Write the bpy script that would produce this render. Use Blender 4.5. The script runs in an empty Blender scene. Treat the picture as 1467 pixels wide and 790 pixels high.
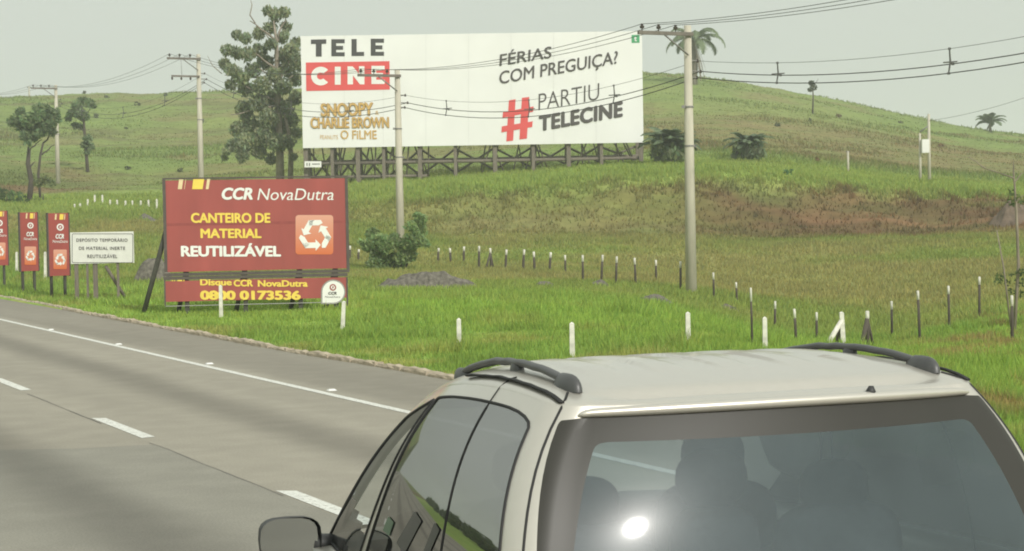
import bpy, math, random
import numpy as np
from mathutils import Matrix, Vector
from mathutils.geometry import delaunay_2d_cdt

random.seed(7)
RNG = np.random.default_rng(11)
SC = bpy.context.scene
COL = SC.collection

# ------------------------------------------------------------------ camera
FPX, CX, CY = 2600.0, 733.5, 395.0          # focal length and centre in photograph pixels (1467 x 790)
CAM_H = 2.26
ROLL = math.radians(1.0)
PITCH = math.atan((395 - 311.7) * math.cos(ROLL) / FPX)
F_ = np.array([0, math.cos(PITCH), -math.sin(PITCH)])
U0_ = np.array([0, math.sin(PITCH), math.cos(PITCH)])
XC = math.cos(ROLL) * np.array([1., 0, 0]) - math.sin(ROLL) * U0_
YC = math.sin(ROLL) * np.array([1., 0, 0]) + math.cos(ROLL) * U0_
cam_data = bpy.data.cameras.new('camera')
cam = bpy.data.objects.new('camera', cam_data)
COL.objects.link(cam)
cam.matrix_world = Matrix(((XC[0], YC[0], -F_[0], 0), (XC[1], YC[1], -F_[1], 0), (XC[2], YC[2], -F_[2], CAM_H), (0, 0, 0, 1)))
cam_data.sensor_fit = 'HORIZONTAL'
cam_data.sensor_width = 36.0
cam_data.lens = 36.0 * FPX / 1467.0
cam_data.clip_start = 0.05
cam_data.clip_end = 5000
SC.camera = cam

# ------------------------------------------------------------------ sky, sun, exposure
SUN_EL, SUN_AZ = math.radians(32.6), math.radians(151.5)     # azimuth clockwise from +Y: behind the camera, a little to its right
w = bpy.data.worlds.new('World'); SC.world = w; w.use_nodes = True
nt = w.node_tree; nt.nodes.clear()
out = nt.nodes.new('ShaderNodeOutputWorld'); bg = nt.nodes.new('ShaderNodeBackground')
sky = nt.nodes.new('ShaderNodeTexSky'); sky.sky_type = 'NISHITA'; sky.sun_disc = False
sky.sun_elevation = SUN_EL; sky.sun_rotation = SUN_AZ
sky.air_density = 1.0; sky.dust_density = 8.0; sky.ozone_density = 1.0
hs = nt.nodes.new('ShaderNodeHueSaturation'); hs.inputs['Saturation'].default_value = 0.12
mixs = nt.nodes.new('ShaderNodeMix'); mixs.data_type = 'RGBA'
mixs.inputs[0].default_value = 0.82
mixs.inputs[7].default_value = (6.05, 6.5, 6.0, 1)       # even grey cloud layer over the sky
nt.links.new(sky.outputs[0], hs.inputs['Color'])
nt.links.new(hs.outputs[0], mixs.inputs[6])
nt.links.new(mixs.outputs[2], bg.inputs['Color'])
bg.inputs['Strength'].default_value = 0.1
nt.links.new(bg.outputs[0], out.inputs[0])

sl = bpy.data.lights.new('sun', 'SUN'); sl.energy = 2.4; sl.angle = math.radians(1.8); sl.color = (1, 0.965, 0.90)
so = bpy.data.objects.new('sun', sl); COL.objects.link(so)
sdir = Vector((math.sin(SUN_AZ) * math.cos(SUN_EL), math.cos(SUN_AZ) * math.cos(SUN_EL), math.sin(SUN_EL)))
so.rotation_euler = sdir.to_track_quat('Z', 'Y').to_euler()
so.location = (0, -20, 60)

vs = SC.view_settings
vs.view_transform = 'Standard'; vs.look = 'None'; vs.gamma = 1.0; vs.use_curve_mapping = False
vs.exposure = 0.25
SC.cycles.max_bounces = 6
SC.cycles.diffuse_bounces = 2
SC.cycles.glossy_bounces = 3
SC.cycles.transparent_max_bounces = 12
SC.cycles.volume_bounces = 1
SC.cycles.use_denoising = True
SC.cycles.caustics_reflective = False
SC.cycles.caustics_refractive = False
SC.cycles.sample_clamp_indirect = 4.0
SC.cycles.filter_width = 1.9

# ------------------------------------------------------------------ measuring helpers: photograph pixel -> point in the place
def ray(px, py):
    return XC * (px - CX) / FPX + YC * (CY - py) / FPX + F_

def P(px, py, Y):
    q = ray(px, py)
    return np.array([0, 0, CAM_H]) + q * (Y / q[1])

def G(px, py, z=0.0):
    q = ray(px, py); t = (z - CAM_H) / q[2]
    return np.array([q[0] * t, q[1] * t, z])

_d = ray(-544, 334)
ROAD_A = math.atan2(-_d[0], _d[1])
RD = np.array([-math.sin(ROAD_A), math.cos(ROAD_A)])      # along the road
RN = np.array([math.cos(ROAD_A), math.sin(ROAD_A)])       # to the right of the road
def RW(u, v, z=0.0):
    q = RD * u + RN * v
    return np.array([q[0], q[1], z])

# ------------------------------------------------------------------ noise
_tab = RNG.random((256, 256))
def vnoise(x, y):
    x = np.asarray(x, float); y = np.asarray(y, float)
    xi = np.floor(x).astype(int); yi = np.floor(y).astype(int)
    fx = x - xi; fy = y - yi
    fx = fx * fx * (3 - 2 * fx); fy = fy * fy * (3 - 2 * fy)
    a = _tab[xi % 256, yi % 256]; b = _tab[(xi + 1) % 256, yi % 256]
    c = _tab[xi % 256, (yi + 1) % 256]; d = _tab[(xi + 1) % 256, (yi + 1) % 256]
    return (a * (1 - fx) + b * fx) * (1 - fy) + (c * (1 - fx) + d * fx) * fy
def fbm(x, y, o=4):
    s = 0; a = 0.5; t = 0
    for i in range(o):
        s = s + a * vnoise(x * 2 ** i + 17.3 * i, y * 2 ** i + 9.1 * i); t += a; a *= 0.5
    return s / t
def sstep(a, b, x):
    t = np.clip((x - a) / (b - a), 0, 1); return t * t * (3 - 2 * t)

# ------------------------------------------------------------------ terrain height: profile of the land, column by column
_st = np.array([20, 34, 50, 60, 66, 90, 118, 130, 143, 180, 240, 340, 430, 700]) * 0.9456
_cols = {
    -400: [None, None, 455, 432, 420, 380, 345, 320, 300, 260, 215, 160],
    0:    [None, None, 448, 425, 415, 375, 335, 310, 294, 250, 200, 137],
    120:  [None, None, 446, 423, 412, 370, 328, 304, 290, 250, 200, 132],
    240:  [None, None, 444, 421, 410, 367, 320, 302, 288, 255, 205, 129],
    430:  [None, None, 440, 420, 408, 378, 316, 288, 270, 245, 190, 122],
    500:  [None, None, 438, 420, 409, 385, 324, 285, 270, 240, 187, 118],
    620:  [None, None, 436, 421, 412, 388, 333, 268, 257, 232, 180, 114],
    750:  [None, None, 436, 420, 411, 385, 334, 258, 250, 225, 172, 110],
    900:  [None, None, 442, 428, 418, 386, 332, 248, 237, 212, 163, 101],
    1000: [None, 486, 458, 440, 425, 388, 333, 240, 230, 205, 158, 104],
    1100: [None, 500, 490, 478, 452, 392, 335, 246, 238, 210, 167, 121],
    1200: [None, 515, 500, 489, 464, 390, 333, 256, 248, 222, 182, 147],
    1300: [None, 525, 500, 486, 462, 387, 330, 266, 258, 235, 200, 165],
    1430: [None, 530, 474, 442, 422, 378, 325, 272, 265, 245, 215, 187],
    1467: [None, 530, 470, 436, 415, 372, 322, 274, 266, 247, 217, 192],
    1900: [None, 535, 465, 430, 405, 365, 318, 276, 266, 250, 235, 228],
}
_NT, _NY = 240, 420
_tmin, _tmax = (-400 - CX) / FPX, (1900 - CX) / FPX
_T = np.linspace(_tmin, _tmax, _NT)
_LY = np.linspace(math.log(_st[0]), math.log(_st[-1]), _NY)
def _build_table():
    tc, prof = [], []
    for px, ys in sorted(_cols.items()):
        z = []
        for i, Y in enumerate(_st):
            if i < len(ys):
                z.append(0.0 if ys[i] is None else P(px, ys[i], Y)[2])
            elif i == len(_st) - 2:
                z.append(z[-1] - 1.5)
            else:
                z.append(z[-1] - 22)
        tc.append((px - CX) / FPX)
        prof.append(np.interp(_LY, np.log(_st), z))
    prof = np.array(prof)
    tab = np.stack([np.interp(_T, tc, prof[:, j]) for j in range(_NY)], 1)
    def blur(a, ax, s):
        k = np.exp(-0.5 * (np.arange(-3 * s, 3 * s + 1) / s) ** 2); k /= k.sum()
        pad = [(0, 0), (0, 0)]; pad[ax] = (3 * s, 3 * s)
        b = np.pad(a, pad, mode='edge')
        return np.apply_along_axis(lambda v: np.convolve(v, k, 'valid'), ax, b)
    return blur(blur(tab, 0, 6), 1, 3)
_TAB = _build_table()
CURB_V = 10.45
def height(X, Y):
    X = np.asarray(X, float); Y = np.asarray(Y, float)
    Ye = np.clip(Y, _st[0] * 1.001, _st[-1] * 0.999)
    t = np.clip(X / np.maximum(Y, 14.0), _tmin + 1e-6, _tmax - 1e-6)
    a = (t - _tmin) / (_tmax - _tmin) * (_NT - 1); b = (np.log(Ye) - _LY[0]) / (_LY[-1] - _LY[0]) * (_NY - 1)
    i = np.clip(a.astype(int), 0, _NT - 2); j = np.clip(b.astype(int), 0, _NY - 2)
    fa = a - i; fb = b - j
    z = (_TAB[i, j] * (1 - fa) + _TAB[i + 1, j] * fa) * (1 - fb) + (_TAB[i, j + 1] * (1 - fa) + _TAB[i + 1, j + 1] * fa) * fb
    v = X * RN[0] + Y * RN[1]
    u = X * RD[0] + Y * RD[1]
    amp = 0.10 + 0.25 * sstep(100, 112, Y) + 0.5 * sstep(135, 260, Y)
    n = (fbm(X * 0.35, Y * 0.35, 3) - 0.5) * amp + (fbm(X * 0.05 + 40, Y * 0.05, 3) - 0.5) * amp * 1.6
    # rough little gullies on the earth bank
    n = n + (fbm(X * 0.8, Y * 0.3 + 50, 3) - 0.5) * 0.9 * sstep(104, 112, Y) * (1 - sstep(120, 128, Y))
    wv = sstep(CURB_V + 0.2, CURB_V + 4.0, v)
    zr = 0.03 + (z + n - 0.03) * wv
    zr = np.where(v < CURB_V + 0.1, -0.14, zr)
    # land on the far side of the carriageways rises to a low bank
    left = sstep(-17, -34, v) * (.9 + .6 * fbm(u * 0.03, v * 0.03, 2))
    zr = np.where(v < -16, -0.14 + left, zr)
    return zr
def hz(x, y): return float(height(np.array([x]), np.array([y]))[0])
_march = np.concatenate([np.arange(14, 60, 0.05), np.arange(60, 150, 0.1), np.arange(150, 420, 0.3)])
def hit(px, py):
    q = ray(px, py); k = _march / q[1]
    X = q[0] * k; Z = CAM_H + q[2] * k
    h = np.maximum(height(X, _march), 0.0 * X - 5)
    below = np.nonzero(Z <= h)[0]
    i = below[0] if len(below) else len(_march) - 1
    return np.array([X[i], _march[i], h[i]])

# ------------------------------------------------------------------ materials
MATS = {}
def mat(name, rgb, rough=0.8, var=0.12, scale=6.0, bump=0.0, bscale=None, metal=0.0, coat=0.0, spec=0.5, attr=False, streak=None):
    if name in MATS: return MATS[name]
    m = bpy.data.materials.new(name); m.use_nodes = True
    n = m.node_tree; b = n.nodes['Principled BSDF']
    b.inputs['Roughness'].default_value = rough; b.inputs['Metallic'].default_value = metal
    b.inputs['Coat Weight'].default_value = coat; b.inputs['Coat Roughness'].default_value = 0.08
    b.inputs['Specular IOR Level'].default_value = spec
    tc = n.nodes.new('ShaderNodeTexCoord'); mp = n.nodes.new('ShaderNodeMapping')
    n.links.new(tc.outputs['Object'], mp.inputs[0])
    if streak: mp.inputs['Scale'].default_value = streak
    no = n.nodes.new('ShaderNodeTexNoise'); no.inputs['Scale'].default_value = scale; no.inputs['Detail'].default_value = 6
    n.links.new(mp.outputs[0], no.inputs['Vector'])
    rp = n.nodes.new('ShaderNodeMapRange'); rp.inputs[1].default_value = 0.25; rp.inputs[2].default_value = 0.75
    rp.inputs[3].default_value = 1 - var; rp.inputs[4].default_value = 1 + var
    n.links.new(no.outputs[0], rp.inputs[0])
    mx = n.nodes.new('ShaderNodeMix'); mx.data_type = 'RGBA'; mx.blend_type = 'MULTIPLY'; mx.inputs[0].default_value = 1
    if attr:
        at = n.nodes.new('ShaderNodeAttribute'); at.attribute_name = 'Col'
        n.links.new(at.outputs['Color'], mx.inputs[6])
    else:
        mx.inputs[6].default_value = (*rgb, 1)
    n.links.new(rp.outputs[0], mx.inputs[7])
    n.links.new(mx.outputs[2], b.inputs['Base Color'])
    if bump:
        n2 = n.nodes.new('ShaderNodeTexNoise'); n2.inputs['Scale'].default_value = bscale or scale * 4; n2.inputs['Detail'].default_value = 5
        n.links.new(mp.outputs[0], n2.inputs['Vector'])
        bp = n.nodes.new('ShaderNodeBump'); bp.inputs['Strength'].default_value = bump; bp.inputs['Distance'].default_value = 0.02
        n.links.new(n2.outputs[0], bp.inputs['Height']); n.links.new(bp.outputs[0], b.inputs['Normal'])
    MATS[name] = m
    return m

def leafy(name, var=0.15, trans=0.45):
    """foliage: colour from the 'Col' attribute with some light through the leaf"""
    if name in MATS: return MATS[name]
    m = mat(name, (1, 1, 1), rough=0.65, var=var, scale=0.7, attr=True, spec=0.25)
    n = m.node_tree; b = n.nodes['Principled BSDF']; o = n.nodes['Material Output']
    tr = n.nodes.new('ShaderNodeBsdfTranslucent'); ms = n.nodes.new('ShaderNodeMixShader'); ms.inputs[0].default_value = trans
    n.links.new(b.inputs['Base Color'].links[0].from_socket, tr.inputs[0])
    n.links.new(b.outputs[0], ms.inputs[1]); n.links.new(tr.outputs[0], ms.inputs[2]); n.links.new(ms.outputs[0], o.inputs[0])
    return m

# ------------------------------------------------------------------ mesh helpers
def finish(name, me, m, parent=None, smooth=False):
    if m is not None: me.materials.append(m)
    if smooth: me.shade_smooth()
    o = bpy.data.objects.new(name, me); COL.objects.link(o)
    if parent is not None: o.parent = parent
    return o
def tag(o, label=None, cat=None, group=None, kind=None):
    if label: o['label'] = label
    if cat: o['category'] = cat
    if group: o['group'] = group
    if kind: o['kind'] = kind
    return o
def empty(name, loc=(0, 0, 0), rz=0.0, matrix=None):
    e = bpy.data.objects.new(name, None); COL.objects.link(e); e.empty_display_size = 0.2
    if matrix is not None: e.matrix_world = matrix
    else: e.location = tuple(loc); e.rotation_euler = (0, 0, rz)
    return e
def big_mesh(name, co, tris, m, parent=None, col=None, smooth=False):
    co = np.ascontiguousarray(co, np.float32); tris = np.ascontiguousarray(tris, np.int32)
    k = tris.shape[1]
    me = bpy.data.meshes.new(name)
    me.vertices.add(len(co)); me.vertices.foreach_set('co', co.ravel())
    me.loops.add(tris.size); me.loops.foreach_set('vertex_index', tris.ravel())
    me.polygons.add(len(tris)); me.polygons.foreach_set('loop_start', np.arange(0, tris.size, k, dtype=np.int32))
    me.update(calc_edges=True)
    if col is not None:
        a = me.color_attributes.new('Col', 'FLOAT_COLOR', 'POINT')
        c4 = np.ones((len(co), 4), np.float32); c4[:, :3] = col
        a.data.foreach_set('color', c4.ravel())
    return finish(name, me, m, parent, smooth)

class MB:
    def __init__(s): s.v = []; s.f = []
    def add(s, vs, fs):
        b = len(s.v); s.v += [tuple(map(float, p)) for p in vs]; s.f += [tuple(b + i for i in q) for q in fs]; return s
    def box(s, c, size, R=None):
        hx, hy, hz_ = [q / 2 for q in size]; vs = []
        for x in (-hx, hx):
            for y in (-hy, hy):
                for z in (-hz_, hz_):
                    p = Vector((x, y, z))
                    if R is not None: p = R @ p
                    vs.append((c[0] + p.x, c[1] + p.y, c[2] + p.z))
        return s.add(vs, [(0, 1, 3, 2), (4, 6, 7, 5), (0, 4, 5, 1), (2, 3, 7, 6), (0, 2, 6, 4), (1, 5, 7, 3)])
    def tube(s, pts, rad, n=8, flat=None):
        pts = [Vector(tuple(map(float, p))) for p in pts]
        if not hasattr(rad, '__len__'): rad = [rad] * len(pts)
        vs, fs = [], []; up = Vector((0.13, 0.21, 0.97)).normalized()
        for i, p in enumerate(pts):
            d = (pts[min(i + 1, len(pts) - 1)] - pts[max(i - 1, 0)]).normalized()
            if i == 0: a = d.cross(up if abs(d.dot(up)) < 0.95 else Vector((1, 0.05, 0))).normalized()
            else: a = (a - d * a.dot(d)).normalized()          # carry the section along without twisting
            b = a.cross(d).normalized()
            for k in range(n):
                t = 2 * math.pi * k / n
                q = p + (a * math.cos(t) + b * math.sin(t) * (flat or 1.0)) * rad[i]
                vs.append(q)
        for i in range(len(pts) - 1):
            for k in range(n):
                fs.append((i * n + k, i * n + (k + 1) % n, (i + 1) * n + (k + 1) % n, (i + 1) * n + k))
        fs.append(tuple(range(n - 1, -1, -1))); fs.append(tuple((len(pts) - 1) * n + k for k in range(n)))
        return s.add(vs, fs)
    def poly(s, pts2, y0, y1):
        """flat outline in the local x-z plane, given depth from y0 (front) to y1 (back)"""
        n = len(pts2)
        vs = [(x, y0, z) for x, z in pts2] + [(x, y1, z) for x, z in pts2]
        fs = [tuple(range(n)), tuple(range(2 * n - 1, n - 1, -1))] + [(i, i + n, (i + 1) % n + n, (i + 1) % n) for i in range(n)]
        return s.add(vs, fs)
    def build(s, name, m, parent=None, smooth=False):
        me = bpy.data.meshes.new(name); me.from_pydata(s.v, [], s.f); me.update()
        return finish(name, me, m, parent, smooth)
def tube_obj(name, pts, rad, m, parent=None, n=8, smooth=True):
    return MB().tube(pts, rad, n).build(name, m, parent, smooth)
def nth(k):
    return ['first', 'second', 'third', 'fourth', 'fifth', 'sixth', 'seventh', 'eighth', 'ninth', 'tenth', 'eleventh', 'twelfth',
            'thirteenth', 'fourteenth', 'fifteenth', 'sixteenth', 'seventeenth', 'eighteenth', 'nineteenth', 'twentieth'][k]

# ================================================================== THE SETTING
def zone_colour(X, Y):
    """plain colour of what grows or lies at each place of the land"""
    X = np.asarray(X, float); Y = np.asarray(Y, float)
    v = X * RN[0] + Y * RN[1]
    px = CX + FPX * X / np.maximum(Y, 5)
    n1 = fbm(X * 0.11, Y * 0.11, 4); n2 = fbm(X * 0.5 + 31, Y * 0.5, 3); n3 = fbm(X * 0.03 + 7, Y * 0.03 + 3, 3)
    def C(r, g, b): return np.array([r, g, b])
    def mixc(a, b, t): t = np.clip(t, 0, 1)[..., None]; return a * (1 - t) + b * t
    verge = mixc(C(.185, .265, .062), C(.225, .31, .07), n1 * 1.6 - .3)
    verge = mixc(verge, C(.29, .275, .10), (sstep(.56, .74, n2) * .6))
    meadow = mixc(C(.225, .275, .075), C(.29, .275, .11), sstep(.36, .66, n1))
    meadow = mixc(meadow, C(.20, .28, .07), sstep(.5, .7, n3))
    c = mixc(verge, meadow, sstep(15.5, 22, v + 3 * n1) * sstep(44, 58, Y + 8 * n2 - 4))
    # fresh green patch beside the near fence
    c = mixc(c, C(.21, .305, .06), sstep(60, 52, Y) * sstep(15, 18, v) * .55)
    # red soil showing through at the right
    c = mixc(c, C(.25, .16, .085), sstep(1270, 1420, px + 80 * n2) * sstep(62, 50, Y) * sstep(.50, .66, fbm(X * .9 + 3, Y * .45, 4)) * .75)
    # earth bank
    edge = 6 * (n2 - .5)
    bank = sstep(103, 110, Y + edge) * sstep(124, 118, Y + edge) * sstep(440, 720, px + 200 * (n1 - .5))
    soil = mixc(C(.125, .066, .04), C(.115, .078, .04), sstep(.42, .62, n2))
    soil = mixc(soil, C(.20, .098, .062), sstep(.50, .64, fbm(X * .25 + 90, Y * .8, 3)) * sstep(1050, 1250, px))
    soil = mixc(soil, C(.12, .14, .045), sstep(.54, .68, n1) * (1 - .75 * sstep(1000, 1200, px)))
    c = mixc(c, soil, bank * (.5 + .45 * sstep(850, 1120, px + 250 * (n1 - .5))))
    # bright plateau above the bank
    c = mixc(c, mixc(C(.25, .33, .085), C(.28, .335, .095), n1), sstep(118, 124, Y + edge))
    # hillside
    hill = mixc(C(.175, .225, .07), C(.205, .235, .08), sstep(.35, .65, n3))
    hill = mixc(hill, C(.21, .18, .085), sstep(.56, .68, n1) * .7)
    brown = sstep(150, 160, Y + 8 * (n1 - .5)) * sstep(232, 205, Y + 30 * (n1 - .5)) * sstep(880, 960, px)
    hill = mixc(hill, mixc(C(.215, .165, .085), C(.185, .18, .075), sstep(.4, .6, n2)), brown * .85)
    dark = sstep(.5, .56, fbm(X * .018 + .004 * Y, Y * .05 + 11, 3)) * sstep(.62, .56, fbm(X * .018 + .004 * Y, Y * .05 + 11, 3)) * sstep(700, 400, px)
    hill = mixc(hill, C(.14, .13, .06), dark * .75)
    c = mixc(c, hill, sstep(136, 150, Y))
    # reddish scrubby slope far to the left
    c = mixc(c, mixc(C(.20, .12, .075), C(.13, .16, .05), sstep(.42, .6, n1)), sstep(200, 40, px) * sstep(140, 150, Y) * sstep(186, 172, Y) * .85)
    lum = (c @ np.array([.3, .6, .1]))[..., None] * np.array([1.16, 1.0, .58])
    return c * (1.34 - .22 * sstep(50, 75, Y) - .06 * sstep(130, 160, Y))[..., None] * (.8 + .4 * fbm(X * 1.3, Y * 1.3, 3))[..., None] * np.array([1.02, 1.06, .95])

def make_terrain():
    u = np.concatenate([np.arange(-260, 0, 14.), np.arange(0, 16, 1.0), np.arange(16, 70, 0.35), np.arange(70, 170, 0.7), np.arange(170, 420, 1.8), np.arange(420, 1500, 30.)])
    v = [-900, -600, -400, -250, -150, -100, -70, -55, -48, -42, -38, -34, -31, -28, -25, -22, -19, -17, -16, -10, 0, 8, CURB_V + .05]
    x = CURB_V + .15; d = .22
    while x < 420:
        v.append(x); x += d; d = min(d * 1.018, 2.2)
    v += list(np.arange(430, 1300, 40.)); v = np.array(v)
    UU, VV = np.meshgrid(u, v, indexing='ij')
    X = RD[0] * UU + RN[0] * VV; Y = RD[1] * UU + RN[1] * VV
    Z = height(X, Y)
    co = np.stack([X, Y, Z], -1).reshape(-1, 3)
    nu, nv = len(u), len(v)
    i = np.arange(nu - 1)[:, None]; j = np.arange(nv - 1)[None]
    a = (i * nv + j)
    q = np.stack([a, a + 1 * 0 + nv, a + nv + 1, a + 1], -1).reshape(-1, 4)
    q = q[:, ::-1]
    c = zone_colour(X, Y).reshape(-1, 3)
    m = mat('grass_soil', (1, 1, 1), rough=0.95, var=0.22, scale=1.1, bump=0.6, bscale=5, attr=True, spec=0.1)
    o = big_mesh('ground', co, q, m, col=c, smooth=True)
    tag(o, kind='structure')
make_terrain()

# ---- road
def asphalt():
    m = bpy.data.materials.new('asphalt'); m.use_nodes = True; MATS['asphalt'] = m
    n = m.node_tree; b = n.nodes['Principled BSDF']; L = n.links.new
    tc = n.nodes.new('ShaderNodeTexCoord')
    sp = n.nodes.new('ShaderNodeSeparateXYZ'); L(tc.outputs['Object'], sp.inputs[0])
    def math_(op, a, c=None):
        k = n.nodes.new('ShaderNodeMath'); k.operation = op
        for i, q in enumerate((a, c)):
            if q is None: continue
            if isinstance(q, (int, float)): k.inputs[i].default_value = q
            else: L(q, k.inputs[i])
        return k.outputs[0]
    def noise(scale, sc=(1, 1, 1), det=5):
        mp = n.nodes.new('ShaderNodeMapping'); mp.inputs['Scale'].default_value = sc; L(tc.outputs['Object'], mp.inputs[0])
        k = n.nodes.new('ShaderNodeTexNoise'); k.inputs['Scale'].default_value = scale; k.inputs['Detail'].default_value = det
        L(mp.outputs[0], k.inputs['Vector']); return k.outputs[0]
    def rng(x, a, c, d, e):
        k = n.nodes.new('ShaderNodeMapRange'); k.interpolation_type = 'SMOOTHSTEP'
        for i, q in enumerate((a, c, d, e)): k.inputs[i + 1].default_value = q
        L(x, k.inputs[0]); return k.outputs[0]
    # local x = across the road, y = along it
    x = math_('ADD', sp.outputs[0], math_('MULTIPLY', math_('SUBTRACT', noise(.35, (1, .25, 1), 2), .5), .5))
    lane = math_('PINGPONG', math_('SUBTRACT', x, 1.68), 1.64)                 # 0 at lane line, 1.64 mid lane
    oil = rng(lane, .95, 1.6, 1.0, .66)                                        # dark oil band down the middle of each lane
    oil = math_('ADD', 1.0, math_('MULTIPLY', math_('SUBTRACT', oil, 1.0), rng(x, 8.0, 8.4, 1.0, 0.0)))
    var = rng(noise(.5, (1, .12, 1)), .3, .7, .93, 1.07)
    grain = rng(noise(55), .25, .75, .86, 1.12)
    blot = rng(noise(2.2), .3, .75, .94, 1.05)
    sh = rng(x, 8.3, 8.7, 1.0, .80)                                            # older, darker hard shoulder
    patch_l = rng(x, 4.86, 4.93, .94, 1.0)                                     # newer surface of the near lane
    fac = oil
    for k in (var, grain, blot, sh, patch_l): fac = math_('MULTIPLY', fac, k)
    mx = n.nodes.new('ShaderNodeMix'); mx.data_type = 'RGBA'; mx.blend_type = 'MULTIPLY'; mx.inputs[0].default_value = 1
    mx.inputs[6].default_value = (.35, .322, .262, 1); L(fac, mx.inputs[7]); L(mx.outputs[2], b.inputs['Base Color'])
    b.inputs['Roughness'].default_value = .85; b.inputs['Specular IOR Level'].default_value = .3
    bp = n.nodes.new('ShaderNodeBump'); bp.inputs['Strength'].default_value = .35; bp.inputs['Distance'].default_value = .01
    L(noise(70), bp.inputs['Height']); L(bp.outputs[0], b.inputs['Normal'])
    return m
ROADM = Matrix(((RN[0], RD[0], 0, 0), (RN[1], RD[1], 0, 0), (0, 0, 1, 0), (0, 0, 0, 1)))   # local x across, y along
def sheet(name, rects, z, m, parent=None, kind=None):
    b = MB()
    for (v0, v1, u0, u1) in rects:
        b.add([(v0, u0, z), (v1, u0, z), (v1, u1, z), (v0, u1, z)], [(0, 1, 2, 3)])
    o = b.build(name, m, parent)
    if parent is None: o.matrix_world = ROADM
    if kind: o['kind'] = kind
    return o
road = sheet('road', [(-15.5, CURB_V + .12, -250, 900)], 0.0, asphalt(), kind='structure')
paint = mat('road_paint', (.74, .74, .68), rough=.7, var=.16, scale=9)
pn_ = paint.node_tree; pb = pn_.nodes['Principled BSDF']; ptc = pn_.nodes.new('ShaderNodeTexCoord'); pno = pn_.nodes.new('ShaderNodeTexNoise'); pno.inputs['Scale'].default_value = 28; pno.inputs['Detail'].default_value = 6
pmr = pn_.nodes.new('ShaderNodeMapRange'); pmr.inputs[1].default_value = .56; pmr.inputs[2].default_value = .66; pmx = pn_.nodes.new('ShaderNodeMix'); pmx.data_type = 'RGBA'; pmx.inputs[7].default_value = (.36, .34, .29, 1)
pn_.links.new(ptc.outputs['Object'], pno.inputs['Vector']); pn_.links.new(pno.outputs[0], pmr.inputs[0]); pn_.links.new(pb.inputs['Base Color'].links[0].from_socket, pmx.inputs[6]); pn_.links.new(pmr.outputs[0], pmx.inputs[0]); pn_.links.new(pmx.outputs[2], pb.inputs['Base Color'])
sheet('edge_line', [(8.15, 8.28, -250, 900)], .004, paint, road)
for k in range(-6, 40):
    u0 = 12.2 + 6.65 * k - (.2 if k > 1 else 0)
    bx = MB(); v0, v1 = 4.87, 5.02
    bx.add([(v0, u0, .004), (v1, u0 + .04, .004), (v1, u0 + 2.2, .004), (v0, u0 + 2.3, .004)], [(0, 1, 2, 3)])
    bx.build('lane_dash', paint, road)
for k in range(-6, 30):
    u0 = 9.4 + 6.65 * k
    sheet('lane_dash', [(1.61, 1.75, u0, u0 + 2.3)], .004, paint, road)
# newer, darker surface laid in the near lane
pp = [G(-300, 653), G(0, 645), G(110, 643), G(200, 638.5)]
uu = float(pp[-1][:2] @ RD)
pp += [RW(u_, 4.845) for u_ in np.linspace(uu - .05, 3, 12)] + [RW(3, -1.0), RW(float(pp[0][:2] @ RD), -1.0)]
pm = MATS['asphalt'].copy(); pm.name = 'asphalt_newer'
for nd in pm.node_tree.nodes:
    if nd.type == 'MIX' and nd.data_type == 'RGBA': nd.inputs[6].default_value = (.305, .29, .243, 1)
o = MB().add([(float(p_[:2] @ RN), float(p_[:2] @ RD), .002) for p_ in pp], [tuple(range(len(pp)))]).build('asphalt_patch', pm, road)
# the crack along the lane joint and the edge of the resurfaced patch, thin strips of tar
tar = mat('tar', (.13, .118, .098), rough=.6)
b = MB(); 
prev = None
for k in range(160):
    u = 4 + k * .3; vv = 4.90 + .05 * (fbm(np.array(u * .8), np.array(3.3), 3) - .5) - .06
    wd = .004 + .008 * float(vnoise(np.array(u * 1.7), np.array(1.)))
    if prev is not None and (k // 7) % 3 != 1:
        b.add([(prev[0] - prev[1], prev[2], .003), (prev[0] + prev[1], prev[2], .003), (vv + wd, u, .003), (vv - wd, u, .003)], [(0, 1, 2, 3)])
    prev = (vv, wd, u)
b.build('tar_seam', tar, road)
# raised reflectors beside the edge line
studm = mat('stud_white', (.75, .75, .72), rough=.4)
for i, (px, py) in enumerate([(73, 473), (170, 494), (300, 522), (475, 560)]):
    g = G(px, py)
    o = MB().add([(-.06, -.05, 0), (.06, -.05, 0), (.06, .05, 0), (-.06, .05, 0), (-.04, -.02, .022), (.04, -.02, .022), (.04, .02, .022), (-.04, .02, .022)],
                 [(0, 1, 5, 4), (1, 2, 6, 5), (2, 3, 7, 6), (3, 0, 4, 7), (4, 5, 6, 7)]).build('road_stud', studm)
    o.location = (g[0], g[1], .002); o.rotation_euler = (0, 0, ROAD_A)
    tag(o, 'small white reflector stud beside the solid road line, ' + ['farthest of the four', 'second farthest of the four', 'second nearest to the car', 'nearest to the silver car'][i], 'road stud', 'reflector studs along the edge line')

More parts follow.
